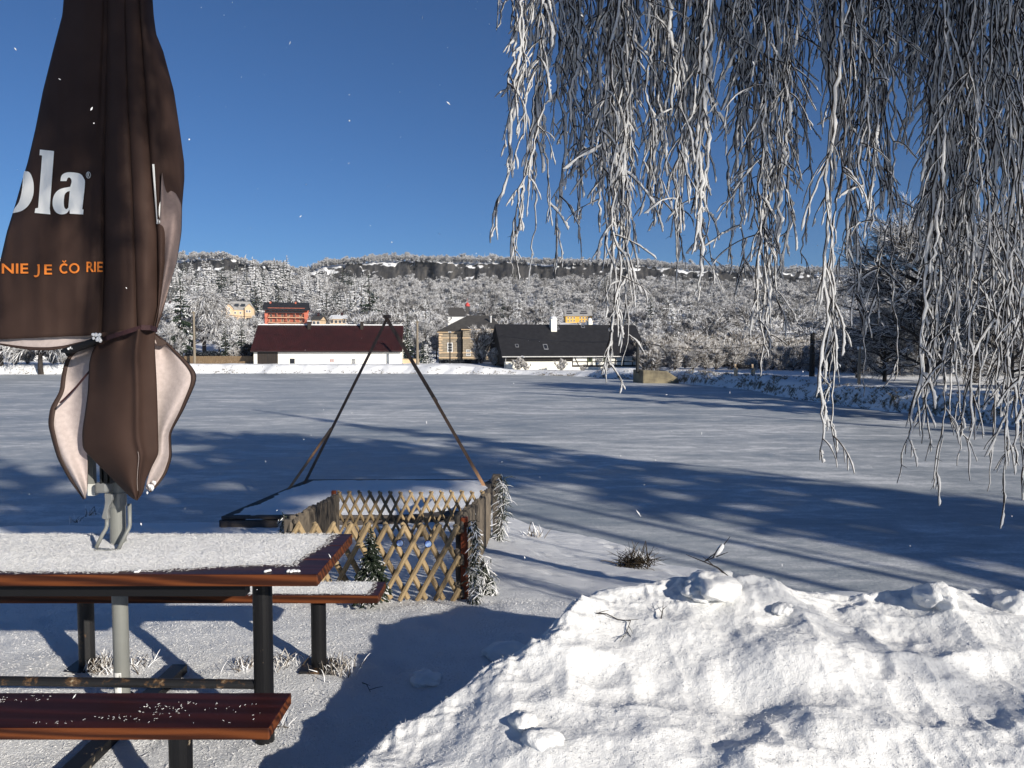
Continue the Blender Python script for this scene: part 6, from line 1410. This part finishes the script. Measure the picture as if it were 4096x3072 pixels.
# ---- pole, crank, housing, base
def z1(x, y): return 250 + x / 3.016, 1750 + y / 3.016
px = par.location.x
mb = MB(); mb.tube([Vector((0, 0, 0.05)), Vector((0, 0, W(474, 1800, YP).z))], 0.0347, 24); po = mb.build('pole', M['grey_tube'], par, smooth_=False)
zt_, zb_ = W(474, 1970, YP).z, W(474, 2024, YP).z
mb = MB(); mb.tube([(0, 0, zb_), (0, 0, zt_)], 0.040, 24); mb.build('collar', M['silver'], par)
mb = MB(); c1 = W(*z1(500, 600), 3.36) - par.location; mb.box(c1.x - 0.030, c1.x + 0.030, c1.y - 0.03, c1.y + 0.06, c1.z - 0.024, c1.z + 0.026); mb.build('crank_housing', M['silver'], par, bevel=0.012)
mb = MB()
for x0, x1 in ((440, 475), (486, 545), (556, 590)): a, b_ = W(*z1(x0, 330), 3.33) - par.location, W(*z1(x1, 560), 3.33) - par.location; mb.box(a.x, b_.x, a.y, a.y + 0.05, b_.z, a.z + 0.12)
mb.build('slider', M['dark_plastic'], par, bevel=0.004)
mb = MB(); mb.prism([W(*z1(x, y), 3.335) - par.location for x, y in ((500, 675), (600, 690), (600, 750), (560, 830), (540, 900), (555, 985), (535, 993), (478, 985), (468, 960), (500, 840), (508, 780))], (0, 0.02, 0)); mb.build('lever', M['silver'], par, bevel=0.004)
mb = MB(); mb.tube([W(*z1(x, y), d_) - par.location for x, y, d_ in ((537, 985, 3.345), (536, 1060, 3.345), (522, 1105, 3.34), (480, 1175, 3.33), (404, 1330, 3.31))], 0.0088, 12); mb.build('crank_rod', M['grey_tube'], par, smooth_=True)
mb = MB(); mb.tube([W(*z1(x, y), d_) - par.location for x, y, d_ in ((808, 800, 3.345), (812, 1050, 3.345), (802, 1095, 3.34), (770, 1155, 3.33), (676, 1345, 3.30))], 0.0088, 12); mb.build('crank_rod', M['grey_tube'], par, smooth_=True)
mb = MB(); a, b_ = W(*z1(405, 1350), 3.31) - par.location, W(*z1(660, 1362), 3.30) - par.location; mb.bar(a, b_, 0.03, 0.008); mb.build('crank_plate', M['grey_tube'], par)
a, b_ = W(*z1(296, 150), 3.38) - par.location, W(*z1(372, 560), 3.38) - par.location
rb_ = MB().box(a.x, b_.x, a.y, a.y + 0.028, b_.z, a.z + 0.2).build('rib_end', M['grey_tube'], par)
a, b_ = W(*z1(296, 562), 3.378) - par.location, W(*z1(389, 705), 3.378) - par.location; MB().box(a.x, b_.x, a.y, a.y + 0.032, b_.z, a.z).build('rib_cap', M['white_plastic'], rb_, bevel=0.002)
# paper sticker on the lower pole with its bars
zz0, zz1 = W(477, 2774, YP - 0.035).z, W(477, 2693, YP - 0.035).z
def patch(r, a0, a1, z0, z1, n=8): 
    vs = []; 
    for i in range(n + 1):
        t = a0 + (a1 - a0) * i / n
        for zz in (z0, z1): vs.append((r * math.sin(t), -r * math.cos(t), zz))
    return vs, [(2 * i, 2 * i + 2, 2 * i + 3, 2 * i + 1) for i in range(n)]
stk = MB(); stk.add(*patch(0.0352, -0.55, 0.42, zz0, zz1)); stk = stk.build('sticker', M['white_paint'], par)
mb = MB(); g = random.Random(2)
zz = zz1 - 0.006
while zz > zz1 - 0.045: h = g.choice((0.001, 0.0016, 0.0026)); mb.add(*patch(0.0355, 0.1, 0.36, zz - h, zz, 3)); zz -= h + g.choice((0.0012, 0.002))
for k in range(3): mb.add(*patch(0.0355, -0.45 + k * 0.13, -0.40 + k * 0.13, zz0 + 0.02, zz0 + 0.06, 1))
mb.build('bars', M['dark_plastic'], stk)
mb = MB(); mb.box(-0.6, 0.6, -0.04, 0.04, 0.005, 0.05).box(-0.04, 0.04, -0.72, -0.041, 0.005, 0.05).box(-0.04, 0.04, 0.041, 0.6, 0.005, 0.05); bs = mb.build('base_cross', M['black_steel'], par)
M['slab'] = plain('old concrete slab', (0.30, 0.28, 0.24), (0.1, 0.095, 0.09), 5, 0.9, 0.3, 20)
for sx, sy in ((1, 1), (-1, 1)): MB().box(min(sx * 0.05, sx * 0.32), max(sx * 0.05, sx * 0.32), min(sy * 0.05, sy * 0.3), max(sy * 0.05, sy * 0.3), -0.02, 0.02 if sx > 0 else 0.03).build('weight_slab', M['slab'], bs, bevel=0.008)
MB().box(-0.07, 0.07, -0.07, 0.07, 0.052, 0.09).lathe([(0.05, 0.09), (0.05, 0.16)], (0, 0, 0), 16).build('socket', M['black_steel'], bs)
# ================================================================== WEEPING BIRCH WITH RIME, DRIFTING CRYSTALS
m, nt, b = new_mat('rime feathers'); b.inputs['Roughness'].default_value = 0.75; b.inputs['Specular IOR Level'].default_value = 0.15
v = coords(nt); nt.links.new(ramp(nt, noise(nt, v, 40, 3), [(0.3, (0.80, 0.80, 0.80)), (0.7, (0.92, 0.92, 0.92))]), b.inputs['Base Color']); bump(nt, noise(nt, v, 260, 3, 0.7), 0.7, 0.006, b); M['rime'] = m
tr_ = nt.nodes.new('ShaderNodeBsdfTranslucent'); tr_.inputs[0].default_value = (0.94, 0.94, 0.94, 1); mx_ = nt.nodes.new('ShaderNodeMixShader'); mx_.inputs[0].default_value = 0.5
nt.links.new(b.outputs[0], mx_.inputs[1]); nt.links.new(tr_.outputs[0], mx_.inputs[2]); nt.links.new(mx_.outputs[0], nt.nodes['Material Output'].inputs[0])
bt = thing('weeping_birch', 'weeping birch with long rime covered twigs hanging into the view', 'birch', (6.6, 1.2, -0.1))
OB = np.array(bt.location)
GB = np.random.default_rng(77)
WIND = unit(np.array([0.93, 0.30, -0.12]))
def rimed(nc, nf, P, r0, r1, amp, rag=0.85, mincov=0.25):
    """dark twig cores into nc, ragged rime blades along their windward side into nf"""
    n, k, _ = P.shape; prof = np.linspace(r0, r1, k)[None] * GB.uniform(0.8, 1.2, (n, 1)); nc.add(*tubes(P, prof, 4))
    s = np.linspace(0, 1, k)[None]; ph = GB.random((n, 1)) * 50
    cov = np.clip(0.80 + 0.9 * (vnoise(s * 3.2 + ph, ph, 3) - 0.5), mincov, 1.15)
    A = amp * cov * GB.uniform(0.6, 1.25, (n, 1)) * (1 + rag * (GB.random((n, k)) - 0.5)) * np.clip(np.minimum(s * 9 + 0.4, (1 - s) * 7 + 0.45), 0, 1)
    wd = unit(WIND[None] + GB.normal(0, 0.33, (n, 3)))[:, None, :]
    nf.add(*fins(P, wd, A, A * 0.24 + 0.0015))
def strands(spec, seed):
    """one hanging bough: spec rows (u_top, u_bottom, v_bottom, depth) in 2212 px units"""
    g = GB; S = np.array(spec); n = len(S); k = 64
    P = np.zeros((n, k, 3)); t = np.linspace(0, 1, k)
    for i, (ut, ub, vb, d) in enumerate(S):
        a = np.array(W(ut * K, -300 * K, d)); c = np.array(W(ub * K, vb * K, d + g.normal(0, 0.08)))
        w = t ** 1.5; P[i] = a * (1 - w)[:, None] + c * w[:, None]; P[i, :, 2] = a[2] + (c[2] - a[2]) * t
        wob = np.cumsum(g.normal(0, 0.0055, (k, 2)), 0); wob -= t[:, None] * wob[-1] * 0.5
        P[i, :, :2] += wob + 0.010 * np.stack([np.sin(t * g.uniform(9, 22) + g.uniform(0, 6)), np.cos(t * g.uniform(9, 22))], -1)
    nc, nf = NB(), NB(); ln = np.linalg.norm(P[:, 0] - P[:, -1], axis=1)
    rimed(nc, nf, P, 0.0038, 0.0015, 0.0116, 0.8)
    m1 = np.maximum((ln * 8.5).astype(int), 3); idx = np.repeat(np.arange(n), m1); tt = GB.uniform(0.12, 0.985, len(idx)); p, d = along(P, idx, tt)
    L1 = GB.uniform(0.08, 0.40, len(idx)) * (1.1 - 0.6 * tt)
    fl = GB.random(len(idx)) < 0.3
    B1 = curves(p, side(d, GB, np.where(fl, GB.uniform(0.7, 1.3, len(idx)), GB.uniform(0.2, 0.8, len(idx)))), L1, 16, GB, np.where(fl, -0.06, -0.13), 0.06); rimed(nc, nf, B1, 0.0025, 0.0011, 0.0105)
    idx2 = np.repeat(np.arange(len(B1)), GB.integers(0, 3, len(B1))); t2 = GB.uniform(0.15, 0.9, len(idx2)); p, d = along(B1, idx2, t2)
    B2 = curves(p, side(d, GB, GB.uniform(0.3, 0.9, len(idx2))), L1[idx2] * GB.uniform(0.2, 0.5, len(idx2)), 6, GB, -0.22, 0.08); rimed(nc, nf, B2, 0.0018, 0.0009, 0.0080)
    idx3 = GB.integers(0, len(B1), len(B1)); p, d = along(B1, idx3, GB.uniform(0.1, 0.98, len(idx3))); B3 = curves(p, side(d, GB, GB.uniform(0.6, 1.3, len(idx3))), GB.uniform(0.008, 0.035, len(idx3)), 3, GB, 0, 0.1); nc.add(*tubes(B3, np.array([0.0014, 0.0011, 0.0005])[None] * np.ones((len(idx3), 1)), 3))
    return nc, nf
BOUGHS = []
def bough(rows):
    nc, nf = strands(rows, 0)
    for nb in (nc, nf): nb.v = [q - OB for q in nb.v]
    o = nc.build('hanging_bough', M['twig'], bt); f = nf.build('rime', M['rime'], o); BOUGHS.append((o, f)); return o
def rnd(n, ut0, ut1, ub0, ub1, v0, v1, d0=3.0, d1=4.0, pw=1.0):
    r = []
    for i in range(n):
        q = (i + GB.random()) / n; m_ = max(1, round(abs(ub1 - ub0) / 46)); c_ = (math.floor(q * m_) + 0.5) / m_; q = q + (c_ - q) * 0.62; r.append((ut0 + (ut1 - ut0) * q + GB.normal(0, 4), ub0 + (ub1 - ub0) * q + GB.normal(0, 5), v0 + (v1 - v0) * GB.random() ** pw, GB.uniform(d0, d1)))
    return r
bough([(1096, 1078, 66, 3.2), (1104, 1092, 30, 3.3)])
bough([(1135, 1108, 195, 3.1), (1128, 1085, 192, 3.2), (1150, 1120, 100, 3.2), (1118, 1112, 120, 3.3), (1160, 1140, 85, 3.4)])
bough([(1182, 1066, 525, 3.1), (1186, 1120, 590, 3.15), (1190, 1112, 540, 3.2), (1194, 1150, 565, 3.3), (1200, 1172, 480, 3.3), (1186, 1120, 300, 3.2), (1196, 1206, 555, 3.4), (1184, 1170, 250, 3.5)])
bough(rnd(14, 1200, 1285, 1195, 1270, 150, 530, 3.1, 3.9))
bough(rnd(25, 1296, 1400, 1292, 1362, 230, 690, 3.1, 4.0, 0.9) + [(1330, 1320, 826, 3.2), (1322, 1300, 752, 3.15), (1340, 1330, 790, 3.3)])
bough(rnd(9, 1402, 1446, 1392, 1440, 250, 490, 3.2, 3.9))
bough(rnd(21, 1452, 1560, 1432, 1540, 200, 630, 3.1, 4.0, 0.8))
bough(rnd(8, 1566, 1600, 1572, 1598, 90, 200, 3.2, 3.8) + [(1600, 1572, 260, 3.3), (1610, 1580, 470, 3.4)])
bough(rnd(26, 1596, 1740, 1590, 1725, 180, 640, 3.1, 4.1, 0.9) + [(1650, 1655, 785, 3.3), (1668, 1664, 800, 3.2), (1690, 1642, 740, 3.4), (1700, 1700, 690, 3.4)])
bough(rnd(27, 1765, 1950, 1780, 1920, 120, 600, 3.1, 4.1, 1.2) + [(1822, 1756, 992, 3.1), (1838, 1812, 996, 3.1), (1850, 1770, 860, 3.2), (1815, 1786, 830, 3.25), (1870, 1852, 705, 3.3), (1832, 1885, 858, 3.2), (1930, 1924, 822, 3.3), (1905, 1900, 700, 3.3)])
bough(rnd(12, 1945, 2010, 1950, 1995, 60, 300, 3.2, 4.0))
bough(rnd(26, 2000, 2110, 1990, 2090, 250, 800, 3.0, 4.1, 0.8) + [(2060, 1962, 1005, 3.1), (2070, 2000, 960, 3.2), (2080, 1975, 930, 3.3)])
bough(rnd(34, 2100, 2260, 2060, 2260, 380, 1040, 2.9, 4.1, 0.7) + [(2150, 2030, 1055, 3.0), (2170, 2075, 1040, 3.0), (2200, 2110, 1060, 3.1), (2215, 2165, 1085, 3.0), (2225, 2200, 1092, 2.9)])
bough(rnd(22, 2270, 2480, 2260, 2470, 500, 1050, 3.0, 4.2))
# more boughs of the same tree between the view and the sun: they shade the curtain and dapple the parasol
def copy_bough(i, shift, rz=0.0, sc=1.0):
    o, f = BOUGHS[i]; c = o.copy(); COL.objects.link(c); c.parent = bt; d = f.copy(); COL.objects.link(d); d.parent = c
    # turn about the bough's own middle so that it keeps hanging where it is sent
    me = o.data; n = len(me.vertices); A_ = np.empty(n * 3, np.float32); me.vertices.foreach_get('co', A_); mid = Vector(A_.reshape(-1, 3).mean(0)); mid.z = 0
    Rm = Matrix.Rotation(rz, 3, 'Z'); c.rotation_euler = (0, 0, rz); c.location = mid - Rm @ mid + Vector(shift)
    return c
for t_ in (3.6, 5.4):
    for i in range(3 if t_ < 4 else 4, 14, 2):
        s_ = SUN * t_ + Vector((RNG.normal(0, 0.12), RNG.normal(0, 0.12), RNG.uniform(0.0, 0.35)))
        copy_bough(i, s_, RNG.uniform(-0.5, 0.5) + (math.pi if RNG.random() < 0.4 else 0))
def send(i, x, y, zb, rz=0.0):
    """copy bough i so that its lowest twigs end at height zb above (x, y)"""
    me = BOUGHS[i][0].data; A_ = np.empty(len(me.vertices) * 3, np.float32); me.vertices.foreach_get('co', A_); A_ = A_.reshape(-1, 3) + OB; mid = A_.mean(0)
    copy_bough(i, (x - mid[0], y - mid[1], zb - A_[:, 2].min()), rz)
for i, x, y, zb in ((5, 2.75, -1.65, 4.0), (1, 2.3, -1.7, 4.2), (3, 2.62, -1.3, 4.5), (4, 2.66, -1.65, 4.35), (6, 2.78, -1.5, 4.6), (7, 2.95, -1.4, 4.75), (4, 2.72, -1.7, 4.6), (6, 2.66, -1.6, 4.35)): send(i, x, y, zb, RNG.uniform(0, 3))
for i, x, y, zb in ((1, 5.6, 0.3, 1.9), (5, 6.1, 0.0, 1.75), (2, 5.9, 0.2, 1.9)): send(i, x, y, zb, RNG.uniform(0, 3))
# trunk and limbs, outside the frame
M['birch_bark'] = plain('birch bark', (0.55, 0.53, 0.5), (0.05, 0.045, 0.04), 3, 0.8, 0.4, 14, stretch=(1, 1, 3), lo=0.36, hi=0.46)
mb = MB(); tk_ = [(0, 0, -0.3), (0.03, 0.02, 1.2), (-0.05, 0.05, 3.0), (0.05, 0.1, 5.0), (0.0, 0.2, 7.5), (0.05, 0.2, 9.5)]; mb.tube(tk_, [0.2, 0.165, 0.14, 0.11, 0.07, 0.02], 14); mb.build('trunk', M['birch_bark'], bt, smooth_=True)
for (x, y, z_) in ((0.0, 3.3, 4.25), (1.0, 3.5, 4.2), (2.0, 3.6, 4.2), (0.4, 0.9, 6.2), (3.0, 1.2, 5.9), (5.0, -1.0, 5.9)):
    e = Vector((x, y, z_)) - bt.location; a = Vector((0.0, 0.1, 4.0 if z_ < 5 else 5.4)); mid = a.lerp(e, 0.55) + Vector((0, 0, 0.55)); mb = MB()
    P = [a * (1 - q) ** 2 + mid * 2 * q * (1 - q) + e * q * q for q in np.linspace(0, 1, 12)]; mb.tube(P, list(np.linspace(0.06, 0.012, 12)), 8); mb.build('limb', M['bark'], bt, smooth_=True)
# ---- ice crystals drifting in the air
g = np.random.default_rng(21); n = 420; d = 1.3 + 6 * g.random(n) ** 0.8; u = g.uniform(-100, 4200, n); v_ = g.uniform(-100, 3000, n); P0 = np.array([W(a, b_, c) for a, b_, c in zip(u, v_, d)]); ok = P0[:, 2] > 0.9; P0 = P0[ok]; n = len(P0)
t = unit(g.normal(0, 1, (n, 3))); L_ = (g.uniform(0.0015, 0.006, n) * np.where(g.random(n) < 0.06, 1.9, 1))[:, None]
nb = NB(); nb.add(*tubes(np.stack([P0 - t * L_, P0, P0 + t * L_], 1), np.array([0.15, 1, 0.15])[None] * (g.uniform(0.0009, 0.0022, n))[:, None], 5))
tag(nb.build('drifting_crystals', M['snow_fluff']), 'tiny ice crystals drifting through the cold air', 'ice crystals', kind='stuff')

# ---- thin cold haze between here and the ridge
m = bpy.data.materials.new('thin haze'); m.use_nodes = True; nt = m.node_tree; nt.nodes.remove(nt.nodes['Principled BSDF'])
pv = nt.nodes.new('ShaderNodeVolumePrincipled'); pv.inputs['Color'].default_value = (0.9, 0.94, 1.0, 1); pv.inputs['Density'].default_value = 0.00018; pv.inputs['Anisotropy'].default_value = 0.2
nt.links.new(pv.outputs[0], nt.nodes['Material Output'].inputs['Volume'])
tag(MB().box(-1400, 1400, -80, 1000, -8, 86).build('haze', m), 'thin cold haze in the air towards the ridge', 'haze', kind='stuff')
